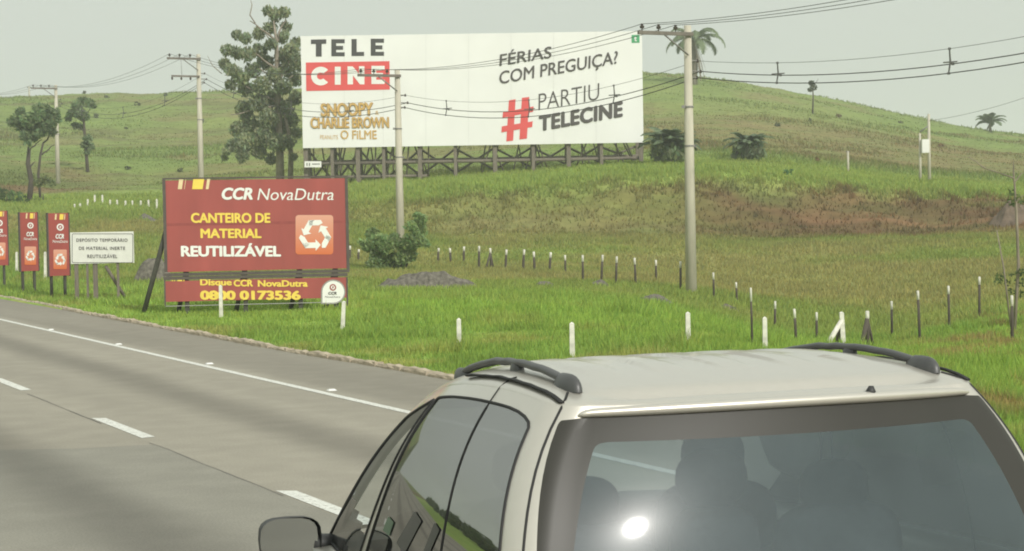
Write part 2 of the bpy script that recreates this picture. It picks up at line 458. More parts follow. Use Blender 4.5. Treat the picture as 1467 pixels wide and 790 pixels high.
# ---- kerb of separate stones, broken and overgrown
kerb_e = empty('kerb', (0, 0, 0)); kerb_e['kind'] = 'structure'
kerb_e.matrix_world = ROADM
kerbm = mat('kerb_concrete', (.44, .37, .27), rough=.95, var=.35, scale=5, bump=.6)
kmesh = []
for k in range(4):
    b = MB(); rr = random.Random(k)
    ys = np.linspace(0, .95, 6); vs = []; fs = []
    for y in ys:
        j = lambda a: rr.uniform(-a, a)
        vs += [(0 + j(.012), y, -.05), (0.005 + j(.012), y, .05 + j(.02)), (.03 + j(.012), y, .068 + j(.02)), (.16, y, .07 + j(.02)), (.22, y, -.05)]
    for i in range(5):
        for q in range(4):
            fs.append((i * 5 + q, i * 5 + q + 1, (i + 1) * 5 + q + 1, (i + 1) * 5 + q))
    fs += [(0, 4, 3, 2, 1), tuple(25 + q for q in range(5))]
    b.add(vs, fs); me = bpy.data.meshes.new('kerb_stone'); me.from_pydata(b.v, [], b.f); me.update(); me.materials.append(kerbm); kmesh.append(me)
def kerb_v(u): return CURB_V - .12 + .45 * sstep(34, 62, u) + .06 * (float(vnoise(np.array(u * .2), np.array(4.))) - .5)
for k in range(-4, 95):
    u0 = 16 + k * 1.0
    o = bpy.data.objects.new('kerb_stone', kmesh[k % 4]); COL.objects.link(o); o.parent = kerb_e
    o.location = (kerb_v(u0), u0, random.uniform(-.03, .0)); o.rotation_euler = (0, random.uniform(-.05, .05), random.uniform(-.02, .02))

HEAPS = []
HEAP_SPEC = [(500, 700, 384, 418, 'long low dark gravel heap in front of the leafy bush', 1, .22), (180, 248, 350, 406, 'dark grey gravel heap behind the white notice', 2, .5),
             (755, 810, 398, 414, 'small dark gravel heap on the verge edge', 3, .5), (838, 880, 403, 413, 'tiny gravel heap left of the tallest pole', 4, .5),
             (900, 990, 419, 441, 'low dark rubble heap just left of the tallest pole foot', 5, .35), (192, 238, 302, 319, 'small grey heap in the field behind the notice', 6, .5),
             (1022, 1066, 428, 447, 'low rubble heap right of the tallest pole foot', 8, .4)]
for (x0, x1, yt, yb, lab_, sd_, dp_) in HEAP_SPEC:
    g = hit((x0 + x1) / 2, yb); W_ = (x1 - x0) * g[1] / FPX / 2; HEAPS.append((g[0], g[1] + W_ * dp_, W_ * .72, W_ * dp_ * .72))
# ---- grass: real blades, denser near the road
def blades(name, n, Y0, Y1, hfun, wfac, label_kind='stuff', vmin=None, tl=-.31, tr=.31):
    ly = RNG.uniform(math.log(Y0), math.log(Y1), n); Y = np.exp(ly)
    X = RNG.uniform(tl, tr, n) * Y
    v = X * RN[0] + Y * RN[1]; u = X * RD[0] + Y * RD[1]
    kv = CURB_V - .12 + .45 * sstep(34, 62, u)
    keep = v > kv + .16 + .12 * (vnoise(u * 1.5, u * 0 + 2) - .5)
    X, Y, v = X[keep], Y[keep], v[keep]
    Z = height(X, Y); c = zone_colour(X, Y)
    h, dens = hfun(X, Y, v)
    k2 = RNG.random(len(X)) < dens
    for (hx_, hy_, ra_, rb_) in HEAPS: k2 &= ((X - hx_) / ra_) ** 2 + ((Y - hy_) / rb_) ** 2 > 1
    X, Y, Z, c, h = X[k2], Y[k2], Z[k2], c[k2], h[k2]
    m_ = len(X)
    h = h * RNG.uniform(.55, 1.3, m_)
    wd = wfac * Y * RNG.uniform(.6, 1.4, m_)
    th = RNG.uniform(0, 2 * math.pi, m_); ph = RNG.uniform(0, 2 * math.pi, m_); ln = RNG.uniform(.1, .7, m_) * h
    dx, dy = np.cos(th) * wd, np.sin(th) * wd
    base = np.stack([X, Y, Z - .02], -1)
    a = base + np.stack([dx, dy, 0 * dx], -1); b_ = base - np.stack([dx, dy, 0 * dx], -1)
    t = base + np.stack([np.cos(ph) * ln, np.sin(ph) * ln, h], -1)
    co = np.stack([a, b_, t], 1).reshape(-1, 3)
    br = (1 + RNG.uniform(-.3, .3, m_) * np.clip(60 / Y, .3, 1))[:, None]; yl = RNG.uniform(-.12, .2, m_)[:, None]
    cc = np.clip(c * br * np.concatenate([1 + yl, 1 + yl * .25, 1 - yl * .3], 1), .01, .6)
    cc = np.repeat(cc, 3, 0)
    tr_ = np.arange(3 * m_).reshape(-1, 3)
    o = big_mesh(name, co, tr_, leafy('grass_blades', var=.1), col=cc)
    tag(o, kind=label_kind); return o
def h_near(X, Y, v):
    n = fbm(X * .4, Y * .4, 3)
    h = (.05 + .13 * n + .15 * sstep(.66, .8, fbm(X * .7 + 60, Y * .7, 3)) + .06 * sstep(13.5, 17, v)) * (.45 + 1.1 * fbm(X * 1.2 + 5, Y * 1.2, 2)); return h, np.ones_like(h)
def h_mead(X, Y, v):
    n = fbm(X * .15, Y * .15, 3); px = CX + FPX * X / Y
    red = sstep(1290, 1400, px + 60 * (fbm(X * .5 + 31, Y * .5, 3))) * sstep(60, 50, Y)
    return .10 + .22 * n, 1 - .5 * red
def h_bank(X, Y, v):
    n = fbm(X * .2, Y * .2, 3); px = CX + FPX * X / Y
    bank = sstep(104, 110, Y) * sstep(122, 117, Y) * sstep(500, 700, px)
    return .14 + .25 * n + .08 * sstep(117, 122, Y) * sstep(134, 126, Y), 1 - .8 * bank
def h_hill(X, Y, v):
    n = fbm(X * .06, Y * .06, 3); return .12 + .3 * sstep(.5, .75, n), .25 + .6 * sstep(.4, .6, n)
blades('grass', 340000, 13, 56, h_near, .00042)
blades('meadow_grass', 210000, 50, 104, h_mead, .0005)
blades('bank_grass', 150000, 100, 140, h_bank, .0005)
blades('hill_grass', 130000, 138, 335, h_hill, .00042)
for n_, l_ in (('grass', 'lush green verge grass between the kerb and the fence'), ('meadow_grass', 'yellowish tall grass of the flat meadow'),
               ('bank_grass', 'rough grass tufts on the earth bank'), ('hill_grass', 'short pasture grass on the hillside')):
    tag(bpy.data.objects[n_], l_, 'grass')

# ================================================================== BOARDS AND LETTERING
class Board:
    """a flat board standing in the place; M() turns a photograph pixel on it into its own x-z coordinates"""
    def __init__(s, name, bl, br, tl, Y, dY=0.0):
        A = P(*bl, Y); B = P(*br, Y + dY); T = P(*tl, Y)
        ex = Vector(B - A); ex.z = 0; s.W = ex.length; ex.normalize()
        up = Vector((0, 0, 1)); s.H = (Vector(T - A)).z
        ey = up.cross(ex)
        s.mat = Matrix(((ex.x, ey.x, up.x, A[0]), (ex.y, ey.y, up.y, A[1]), (ex.z, ey.z, up.z, A[2]), (0, 0, 0, 1)))
        s.inv = s.mat.inverted()
        s.o = empty(name, matrix=s.mat)
    def M(s, px, py):
        q = s.inv.to_3x3() @ Vector(ray(px, py)); c = s.inv @ Vector((0, 0, CAM_H))
        t = -c.y / q.y
        return (c.x + q.x * t, c.z + q.z * t)
    def ground_z(s, x, y=0.0):
        p = s.mat @ Vector((x, y, 0)); zg = hz(p.x, p.y); return (s.inv @ Vector((p.x, p.y, zg))).z
    def poly(s, name, pts_px, m, parent, off=.012, th=.008):
        return MB().poly([s.M(*q) for q in pts_px], -off, -off + th).build(name, m, parent)

_text_cache = {}
def text_mesh(body, bold=0.0, shear=0.0, spacing=1.0):
    cu = bpy.data.curves.new('lettering', 'FONT'); cu.body = body; cu.offset = bold; cu.shear = shear
    cu.space_character = spacing; cu.resolution_u = 4; cu.extrude = 0.0; cu.fill_mode = 'FRONT'
    o = bpy.data.objects.new('lettering_tmp', cu); COL.objects.link(o)
    bpy.context.view_layer.update()
    dg = bpy.context.evaluated_depsgraph_get()
    me = bpy.data.meshes.new_from_object(o.evaluated_get(dg))
    n = len(me.vertices); co = np.empty(n * 3, np.float32); me.vertices.foreach_get('co', co); co = co.reshape(-1, 3)
    faces = [tuple(p.vertices) for p in me.polygons]
    bpy.data.objects.remove(o); bpy.data.curves.remove(cu); bpy.data.meshes.remove(me)
    return co, faces
def lettering(board, body, x0, x1, ybase, ycap, m, parent, bold=0.0, shear=0.0, slope=0.0, spacing=1.0, off=.014, ref=None, lay=.0015):
    """one printed line: spans photo pixels x0..x1, from its baseline up to its capital height; slope lifts it to the right"""
    thin = min(bold, 0.0)
    co, faces = text_mesh(body, thin, shear, spacing)
    cap, _ = text_mesh(ref or 'H', thin, 0)
    z0, z1 = cap[:, 1].min(), cap[:, 1].max()
    xa, za = board.M(x0, ybase); xb, zb = board.M(x1, ybase); _, zt = board.M(x0, ycap)
    ra = max(bold, 0.0)
    sh = [(0, 0)] if ra == 0 else [(ra * math.cos(t), ra * .75 * math.sin(t)) for t in np.radians([20, 80, 140, 200, 260, 320])]
    V, Fc = [], []
    for k, (sx, sy) in enumerate(sh):
        X = xa + (co[:, 0] + sx - co[:, 0].min() + ra) / (co[:, 0].max() - co[:, 0].min() + 2 * ra) * (xb - xa)
        Z = za + (zb - za) * (X - xa) / (xb - xa) + (co[:, 1] + sy - z0 + ra * .75) / (z1 - z0 + 1.5 * ra) * (zt - za) + slope * (X - xa)
        b0 = len(V); V += [(x, -off - lay * k, z) for x, z in zip(X, Z)]; Fc += [tuple(b0 + i for i in f) for f in faces]
    me = bpy.data.meshes.new('lettering'); me.from_pydata(V, [], Fc); me.update()
    return finish('lettering', me, m, parent)

white_p = mat('print_white', (.78, .78, .74), rough=.55, var=.06, scale=.6)
bb_white = mat('billboard_vinyl', (.77, .77, .745), rough=.5, var=.05, scale=.35)
black_p = mat('print_black', (.045, .043, .045), rough=.6, var=.1)
grey_p = mat('print_charcoal', (.07, .062, .06), rough=.6, var=.1)
red_p = mat('print_red', (.68, .075, .075), rough=.55, var=.06, scale=.6)
gold_p = mat('print_gold', (.58, .37, .12), rough=.55, var=.15, scale=2)
gold_d = mat('print_brown_gold', (.36, .21, .06), rough=.6, var=.1)
green_p = mat('print_green', (.05, .33, .14), rough=.5)
maroon = mat('sign_red', (.325, .066, .056), rough=.5, var=.16, scale=1.1, streak=(1.5, 1, .3))
yellow_p = mat('print_yellow', (.80, .60, .09), rough=.55, var=.08)
cream_p = mat('print_cream', (.72, .58, .33), rough=.55, var=.08)
orange_p = mat('print_orange', (.62, .19, .05), rough=.55, var=.05)
salmon_p = mat('print_salmon', (.62, .26, .17), rough=.55, var=.05)
wood_d = mat('weathered_wood', (.085, .07, .055), rough=.9, var=.35, scale=3, bump=.4, streak=(6, 6, 1))
wood_m = mat('grey_timber', (.17, .145, .115), rough=.9, var=.3, scale=3, bump=.4, streak=(6, 6, 1))
steel = mat('dull_steel', (.30, .29, .27), rough=.6, var=.15, metal=.3)
white_post = mat('post_whitewash', (.66, .64, .56), rough=.9, var=.28, scale=7)
concrete = mat('pole_concrete', (.51, .475, .385), rough=.92, var=.16, scale=1.6, bump=.3, bscale=20, streak=(3, 3, .6))

# ------------------------------------------------------------------ the big white billboard on the rise
BB = Board('billboard', (434, 212.5), (922, 205), (432, 52), 136.0, 0.6)
bb = BB.o
tag(bb, 'huge white billboard with red and black lettering on a timber lattice', 'billboard')
pan = MB().box((BB.W / 2, .12, BB.H / 2), (BB.W, .22, BB.H)).build('panel', bb_white, bb)
# black slab letters T E L E
def rectpx(x0, x1, y0, y1): return [(x0, y1), (x1, y1), (x1, y0), (x0, y0)]
def letterE(x0, x1, y0, y1, s=.30):
    w_ = x1 - x0; h_ = y1 - y0; a = w_ * .36; bt = h_ * .235
    return [(x0, y1), (x1, y1), (x1, y1 - bt), (x0 + a, y1 - bt), (x0 + a, y0 + .62 * h_), (x1 - .12 * w_, y0 + .62 * h_), (x1 - .12 * w_, y0 + .39 * h_),
            (x0 + a, y0 + .39 * h_), (x0 + a, y0 + bt), (x1, y0 + bt), (x1, y0), (x0, y0)]
T_ = [(452.5, 81.3), (460.8, 81.3), (460.8, 63.2), (467.4, 63), (467.4, 56.6), (445.5, 57), (445.5, 63.4), (452.5, 63.3)]
BB.poly('lettering', T_, black_p, pan)
BB.poly('lettering', letterE(474.7, 493.8, 56.5, 80.9), black_p, pan)
BB.poly('lettering', [(503.6, 80.6), (521.6, 80.4), (521.6, 74.6), (511, 74.8), (511, 56.2), (503.6, 56.3)], black_p, pan)
BB.poly('lettering', letterE(531.2, 550.1, 55.8, 80.2), black_p, pan)
rb = BB.poly('logo_box', [(438.8, 130.7), (558.4, 128.6), (558, 87.9), (438.2, 89.9)], red_p, pan)
# white geometric C I N E on the red box
def cpx(X): return 425 + X / 4.387
def cpy(Y): return 35 + Y / 4.387
cpts = []
for k in range(0, 25):
    t = math.radians(42 + (318 - 42) * k / 24); cpts.append((cpx(152) + 13.9 * math.cos(t), cpy(326) - 13.4 * math.sin(t)))
for k in range(0, 17):
    t = math.radians(318 - (318 - 42) * k / 16); cpts.append((cpx(150) + 5.2 * math.cos(t), cpy(326) - 5.0 * math.sin(t)))
BB.poly('lettering', cpts, white_p, pan, off=.024)
BB.poly('lettering', rectpx(cpx(240), cpx(277), cpy(267), cpy(380)), white_p, pan, off=.024)
BB.poly('lettering', [(cpx(320), cpy(378)), (cpx(354), cpy(378)), (cpx(354), cpy(322)), (cpx(398), cpy(378)), (cpx(426), cpy(378)), (cpx(426), cpy(264)), (cpx(392), cpy(264)), (cpx(392), cpy(312)), (cpx(352), cpy(265)), (cpx(320), cpy(265))], white_p, pan, off=.024)
BB.poly('lettering', letterE(cpx(470), cpx(553), cpy(262), cpy(376)), white_p, pan, off=.024)
lettering(BB, 'SNOOPY', 460.6, 535.4, 167.6, 149, gold_d, pan, bold=.035, slope=.02, off=.014, lay=.006)
lettering(BB, 'SNOOPY', 459.6, 534.4, 167, 148.4, gold_p, pan, bold=.03, slope=.02, off=.055, lay=.006)
lettering(BB, '&', 537.5, 543, 164.5, 159, gold_p, pan, lay=.006)
lettering(BB, 'CHARLiE BROWN', 445.8, 557.8, 184.6, 169.2, gold_d, pan, bold=.03, slope=.008, off=.014, lay=.006)
lettering(BB, 'CHARLiE BROWN', 445, 557, 184, 168.6, gold_p, pan, bold=.026, slope=.008, off=.055, lay=.006)
lettering(BB, 'PEANUTS', 458.7, 484.3, 199.8, 194, gold_p, pan, lay=.006)
lettering(BB, 'O FiLME', 488, 540, 199.6, 187, gold_p, pan, bold=.02, lay=.006)
lettering(BB, 'FÉRIAS', 715.5, 790.4, 95, 78.5, grey_p, pan, bold=.014, slope=.158, ref='E', shear=.06, lay=.006)
lettering(BB, 'COM PREGUIÇA?', 715.5, 886, 121, 103, grey_p, pan, bold=.014, slope=.175, ref='E', shear=.06, lay=.006)
lettering(BB, 'PARTIU', 771.4, 859.2, 158.3, 135, grey_p, pan, bold=-.008, slope=.178, shear=.04, lay=.006)
lettering(BB, 'TELECINE', 772, 893, 189, 166.5, grey_p, pan, bold=.055, slope=.178, shear=.03, spacing=1.06, lay=.006)
def hx(X): return 700 + X / 4.648
def hy(Y): return 40 + Y / 4.648
for i, q in enumerate(([(118, 757), (163, 752), (180, 476), (135, 484)], [(205, 744), (255, 738), (271, 461), (222, 467)],
                       [(93, 600), (296, 560), (300, 524), (96, 563)], [(85, 697), (290, 661), (294, 623), (88, 657)])):
    BB.poly('hash_bar', [(hx(a), hy(c)) for a, c in q], red_p, pan, off=.014 + .004 * i)
gs = BB.poly('green_square', [(904.8, 61.8), (916.2, 61.5), (916.2, 50.2), (904.8, 50.4)], green_p, pan)
lettering(BB, 't', 908.4, 912.4, 59.6, 53, white_p, pan, bold=.05, off=.026, ref='t', lay=.006)
# timber lattice below and behind
posts = [437, 475, 512, 549, 601, 652, 709, 764, 815, 862, 919]
for i, px in enumerate(posts):
    x, _ = BB.M(px, 210)
    for yb, hh in ((.38, .28), (3.0, .35)):
        zg = BB.ground_z(x, yb) - .3
        top = BB.H * (.96 if yb < 1 else .55)
        MB().box((x, yb, (top + zg) / 2), (.24 if i % 2 else .32, .24, top - zg)).build('post', wood_m, bb)
    zg = BB.ground_z(x, 3.0)
    tube_obj('prop', [(x, .5, BB.H * .5), (x + .1, 4.6, BB.ground_z(x, 4.6) - .2)], .10, wood_m, bb, 6)
    if i < len(posts) - 1:
        x2, _ = BB.M(posts[i + 1], 210)
        za, zb = BB.ground_z(x, 3.0), BB.ground_z(x2, 3.0)
        for (a, c, d, e) in ((x, za + .1, x2, -.1), (x, -.1, x2, zb + .1)):
            tube_obj('brace', [(a, 3.2, c), (d, 3.2, e)], .085, wood_m, bb, 6)
        r_ = random.Random(i)
        for k in range(4):
            a = x + (x2 - x) * r_.random(); c = a + r_.uniform(-1.1, 1.1)
            yk = r_.uniform(1.2, 2.6)
            tube_obj('strut', [(a, yk, BB.ground_z(a, yk) - .1), (c, yk * .6, .5)], .06, wood_m, bb, 6)
x0, _ = BB.M(434, 210); x1, _ = BB.M(921, 210)
for py, yy in ((234.5, .62), (230.5, 2.75)):
    _, za = BB.M(475, py); _, zb = BB.M(900, py - 8)
    tube_obj('rail', [(x0, yy, za), (x1, yy, zb)], .13, wood_m, bb, 6)
_, za = BB.M(470, 254)
tube_obj('rail', [(x0 + .5, .62, za), (BB.M(612, 250)[0], .62, za)], .11, wood_m, bb, 6)
sp = BB.poly('small_plate', [(437, 240.2), (461, 240.2), (461, 231.6), (437, 231.6)], white_p, bb, off=.42, th=.03)
for (a, c, d, e) in ((440, 441.2, 234, 238), (443.5, 444.7, 234, 238), (448, 459, 235, 236)):
    BB.poly('dark_mark', rectpx(a, c, d, e), grey_p, sp, off=.45, th=.01)

# ------------------------------------------------------------------ the recycling emblem: three chasing arrows
def recycle(board, cx_, cy_, r, m, parent, off):
    # each arrow is a bent band with a head, laid along one side of a triangle
    bx_, bz_ = board.M(cx_, cy_); ex, _ = board.M(cx_ + r, cy_); R = ex - bx_
    for k in range(3):
        t = math.radians(120 * k)
        def tr(x, y):
            c, s = math.cos(t), math.sin(t); return (bx_ + R * (x * c - y * s), bz_ + R * (x * s + y * c))
        bottom = [(-.62, -.78), (.02, -.78), (.02, -.95), (.34, -.60), (.02, -.25), (.02, -.44), (-.50, -.44), (-.66, -.52), (-.80, -.46)]
        turn = [(.40, -.78), (.62, -.78), (.98, -.16), (.70, .0), (.40, -.50)]
        for pl in (bottom, turn):
            b = MB().poly([tr(x, y) for x, y in pl], -off, -off + .006); b.build('recycling_arrow', m, parent)
def round_rect(x0, x1, y0, y1, r, n=5):
    pts = []
    for (cx_, cy_, a0) in ((x1 - r, y1 - r, 0), (x0 + r, y1 - r, 90), (x0 + r, y0 + r, 180), (x1 - r, y0 + r, 270)):
        for k in range(n + 1):
            t = math.radians(a0 + 90 * k / n); pts.append((cx_ + r * math.cos(t), cy_ + r * math.sin(t)))
    return pts[::-1]
def grad_orange():
    m = mat('print_orange_fade', (.62, .2, .06), rough=.55)
    n = m.node_tree; b = n.nodes['Principled BSDF']
    tc = n.nodes.new('ShaderNodeTexCoord'); sp_ = n.nodes.new('ShaderNodeSeparateXYZ'); rp = n.nodes.new('ShaderNodeValToRGB')
    n.links.new(tc.outputs['Generated'], sp_.inputs[0]); n.links.new(sp_.outputs[2], rp.inputs[0])
    rp.color_ramp.elements[0].color = (.60, .14, .04, 1); rp.color_ramp.elements[1].color = (.66, .33, .24, 1)
    n.links.new(rp.outputs[0], b.inputs['Base Color']); return m
fade = grad_orange()
def swirl(board, cx_, cy_, r, m, m2, parent, off):
    b = MB(); pts = []
    def q(x, y): return board.M(cx_ + r * x, cy_ - r * y)
    n = 20
    c1 = [(math.cos(2 * math.pi * k / n), math.sin(2 * math.pi * k / n)) for k in range(n)]
    MB().poly([q(*p) for p in c1], -off, -off + .005).build('emblem', m, parent)
    lobe = [(.62 * math.cos(math.radians(a)) , .62 * math.sin(math.radians(a))) for a in range(40, 230, 19)] + [(.05 + .28 * math.cos(math.radians(a)), .05 + .3 * math.sin(math.radians(a))) for a in range(230, 40, -24)]
    lobe2 = [(-x, -y) for x, y in lobe]
    for l in (lobe, lobe2): MB().poly([q(*p) for p in l], -off - .006, -off - .002).build('emblem', m2, parent)

# ------------------------------------------------------------------ red roadside board
RS = Board('roadside_board', (236.5, 439), (497.5, 437.5), (235.5, 254), 44.5, .7)
rs = RS.o
tag(rs, 'large dark red roadside board with yellow and white lettering and a recycling emblem', 'sign board')
frame_m = mat('board_frame', (.09, .075, .065), rough=.8, var=.2)
def zx(X): return 190 + X / 3.291
def zy(Y): return 240 + Y / 3.291
def slab(board, name, x0, x1, y0, y1, m, parent, off=0.0, th=.05):
    a = board.M(x0, y1); c = board.M(x1, y0)
    return MB().box(((a[0] + c[0]) / 2, -off + th / 2, (a[1] + c[1]) / 2), (c[0] - a[0], th, c[1] - a[1])).build(name, m, parent)
up = slab(RS, 'upper_panel', 237, 496.5, 255.5, 390.2, maroon, rs)
lo = slab(RS, 'lower_panel', 237, 496.5, 397.4, 432.8, maroon, rs)
slab(RS, 'foot_strip', 237, 496.5, 433.3, 438.5, steel, rs, off=-.005)
for (a, c, d, e) in ((235.6, 498, 253.8, 255.2), (235.6, 498, 390.5, 392), (235.6, 498, 395.8, 397.1)):
    slab(RS, 'frame_bar', a, c, d, e, frame_m, rs, off=.012, th=.07)
for a in (235.6, 496.8):
    slab(RS, 'frame_bar', a, a + 1.3, 255.4, 390.3, frame_m, rs, off=.014, th=.07)
    slab(RS, 'frame_bar', a, a + 1.3, 397.3, 438.4, frame_m, rs, off=.014, th=.07)
for (a, c, m) in ((213, 240, cream_p), (243, 253, cream_p), (280, 338, yellow_p), (345, 366, cream_p)):
    RS.poly('stripe', [(zx(a), zy(103)), (zx(c - 8), zy(103)), (zx(c), zy(50)), (zx(a + 7), zy(50))], m, up, off=.006, th=.004)
lettering(RS, 'CCR', zx(420), zx(567), zy(153), zy(96), white_p, up, bold=.05, shear=.22, off=.006)
lettering(RS, 'NovaDutra', zx(588), zx(948), zy(154), zy(100), white_p, up, bold=.0, shear=.2, off=.006)
lettering(RS, 'CANTEIRO DE', zx(275), zx(650), zy(262), zy(215), yellow_p, up, bold=.045, off=.006)
lettering(RS, 'MATERIAL', zx(320), zx(608), zy(334), zy(289), yellow_p, up, bold=.045, off=.006)
lettering(RS, 'REUTILIZÁVEL', zx(228), zx(700), zy(421), zy(370), white_p, up, bold=.05, off=.006, ref='E')
sq = RS.poly('emblem_square', round_rect(zx(768), zx(946), zy(225), zy(411), 4.5), fade, up, off=.006, th=.004)
recycle(RS, zx(860), zy(320), 23.5, white_p, sq, .012)
for (a, c) in ((184, 192), (195, 201), (211, 236), (239, 246)):
    RS.poly('stripe', [(zx(a), zy(537)), (zx(c - 2), zy(537)), (zx(c), zy(517)), (zx(a + 2), zy(517))], yellow_p, lo, off=.006, th=.004)
lettering(RS, 'Disque', zx(318), zx(468), zy(557), zy(526), yellow_p, lo, bold=.045, off=.006)
lettering(RS, 'CCR', zx(476), zx(568), zy(562), zy(530), yellow_p, lo, bold=.05, off=.006)
lettering(RS, 'NovaDutra', zx(590), zx(826), zy(563), zy(532), yellow_p, lo, bold=.045, off=.006)
lettering(RS, '0800 0173536', zx(318), zx(793), zy(625), zy(581), yellow_p, lo, bold=.06, off=.006)
def tear(r):
    cx_, cy_ = zx(946), zy(587)
    pts = [(cx_ - r, cy_ + r)] + [(cx_ + r * math.cos(math.radians(a)), cy_ - r * math.sin(math.radians(a))) for a in range(-90, 181, 15)]
    return pts
RS.poly('badge_rim', tear(17.6), steel, lo, off=.006, th=.004)
bd = RS.poly('badge', tear(15.6), white_p, lo, off=.011, th=.004)
swirl(RS, zx(944), zy(566), 4.8, maroon, white_p, bd, .016)
lettering(RS, 'CCR', zx(922), zx(962), zy(600), zy(587), grey_p, bd, bold=.05, shear=.2, off=.016)
lettering(RS, 'NovaDutra', zx(907), zx(978), zy(615), zy(606), grey_p, bd, shear=.2, off=.016)
seam_r = mat('seam_red', (.27, .052, .045), rough=.6)
slab(RS, 'panel_seam', 237.6, 496, 319.6, 320.3, seam_r, up, off=.003, th=.002)
seam_w = mat('seam_grey', (.62, .62, .60), rough=.6)
for px in (493, 549, 610, 671, 732, 793, 854):
    BB.poly('panel_seam', [(px, 209 - (px - 434) * .015), (px + .35, 209 - (px - 434) * .015), (px + .35, 51.8 - (px - 434) * .0195), (px, 51.8 - (px - 434) * .0195)], seam_w, pan, off=.008, th=.005)
green_t = mat('tarred_timber', (.06, .06, .045), rough=.9, var=.3)
for px in (268, 352, 431, 482):
    x, _ = RS.M(px, 430)
    for yy in (.1,):
        MB().box((x, yy, RS.ground_z(x, yy) / 2 + RS.H * .45), (.11, .09, RS.H * .9 - RS.ground_z(x, yy) + .3)).build('post', green_t, rs)
    tube_obj('prop', [(x, .12, .9), (x - .28, .8, RS.ground_z(x - .28, .8) - .2)], .06, green_t, rs, 6)
x, z = RS.M(238, 330); x2, _ = RS.M(201, 430)
tube_obj('prop', [(x, .1, z), (x2, .55, RS.ground_z(x2, .55) - .15)], .065, green_t, rs, 6)

# ------------------------------------------------------------------ three tall narrow red banners
def bxp(X): return X / 3.95
def byp(Y): return 240 + Y / 3.95
for i, (XL, XR, yt, yb, Y, lab) in enumerate(((278, 398, 259, 612, 54, 'narrow red banner beside the white notice, nearest of the three banners'),
                                              (118, 222, 255, 585, 58.5, 'narrow red banner in the middle of the three banners'),
                                              (-62, 50, 246, 553, 62.5, 'narrow red banner cut off by the edge of the picture'))):
    Bn = Board('banner_sign', (bxp(XL), byp(yb + 4)), (bxp(XR), byp(yb + 3)), (bxp(XL), byp(yt + 1)), Y, .5)
    o = Bn.o; tag(o, lab, 'banner sign', 'narrow red banners by the kerb')
    pn = MB().box((Bn.W / 2, .03, Bn.H / 2), (Bn.W, .05, Bn.H)).build('panel', maroon, o)
    for sx in (0, 1):
        MB().box((sx * Bn.W, .03, Bn.H / 2), (.035, .075, Bn.H + .03)).build('frame_bar', frame_m, o)
        xx = (.18 + .64 * sx) * Bn.W
        zg = Bn.ground_z(xx)
        MB().box((xx, .1, (zg + Bn.H * .8) / 2 - .1), (.07, .07, Bn.H * .8 - zg + .2)).build('post', green_t, o)
    W_ = XR - XL
    def q(a, c): return (bxp(XL + a * W_), byp(yt + c * (yb - yt)))
    for (a, c, m) in ((.26, .36, cream_p), (.48, .68, yellow_p), (.70, .76, cream_p)):
        Bn.poly('stripe', [q(a, .105), q(c - .02, .105), q(c, .015), q(a + .02, .015)], m, pn, off=.004, th=.003)
    s0 = q(.52, .225); swirl(Bn, s0[0], s0[1], .165 * W_ / 3.95, white_p, maroon, pn, .004)
    a = q(.30, .41); c = q(.70, .41); t = q(.3, .335)
    lettering(Bn, 'CCR', a[0], c[0], a[1], t[1], white_p, pn, bold=.05, shear=.2, off=.004)
    a = q(.16, .475); c = q(.87, .475); t = q(.16, .43)
    lettering(Bn, 'NovaDutra', a[0], c[0], a[1], t[1], white_p, pn, shear=.2, off=.004)
    a = q(.20, .585); c = q(.83, .90)
    sq = Bn.poly('emblem_square', round_rect(a[0], c[0], a[1], c[1], 1.6), fade, pn, off=.004, th=.003)
    recycle(Bn, (a[0] + c[0]) / 2, (a[1] + c[1]) / 2 + .4, (c[0] - a[0]) * .42, white_p, sq, .009)

# ------------------------------------------------------------------ white notice
NS = Board('notice_sign', (bxp(401), byp(547)), (bxp(760), byp(547)), (bxp(400), byp(369)), 52.0, .2)
ns = NS.o; tag(ns, 'white rectangular notice with black border and three lines of text', 'notice sign')
notice_w = mat('notice_white', (.68, .68, .62), rough=.5, var=.06)
pn = MB().box((NS.W / 2, .02, NS.H / 2), (NS.W, .03, NS.H)).build('panel', notice_w, ns)
def ring(x0, x1, y0, y1, r, t):
    o_ = round_rect(x0, x1, y0, y1, r, 4); i_ = round_rect(x0 + t, x1 - t, y0 + t, y1 - t, r * .75, 4)
    return o_, i_
oo, ii = ring(bxp(407), bxp(753), byp(375), byp(541), 2.2, .75)
vs_ = [NS.M(*p) for p in oo] + [NS.M(*p) for p in ii]; n_ = len(oo)
MB().add([(x, -.002, z) for x, z in vs_], [(k, (k + 1) % n_, n_ + (k + 1) % n_, n_ + k) for k in range(n_)]).build('border', black_p, pn)
lettering(NS, 'DEPÓSITO TEMPORÁRIO', bxp(433), bxp(722), byp(421), byp(403), grey_p, pn, bold=.012, off=.004, spacing=1.15)
lettering(NS, 'DE MATERIAL INERTE', bxp(447), bxp(708), byp(467), byp(449), grey_p, pn, bold=.012, off=.004, spacing=1.15)
lettering(NS, 'REUTILIZÁVEL', bxp(495), bxp(664), byp(513), byp(494), grey_p, pn, bold=.012, off=.004, spacing=1.15)
for X, wd in ((430, .11), (492, .06), (537, .13), (665, .07)):
    x, _ = NS.M(bxp(X), byp(560))
    zg = NS.ground_z(x, .08)
    MB().box((x, .08, (zg + NS.H * .5) / 2 - .1), (wd, .07, NS.H * .5 - zg + .2)).build('post', wood_m, ns)
x, z = NS.M(bxp(595), byp(560)); x2, _ = NS.M(bxp(715), byp(740))
tube_obj('prop', [(x, .15, z), (x2, .7, NS.ground_z(x2, .7) - .1)], .05, wood_m, ns, 6)

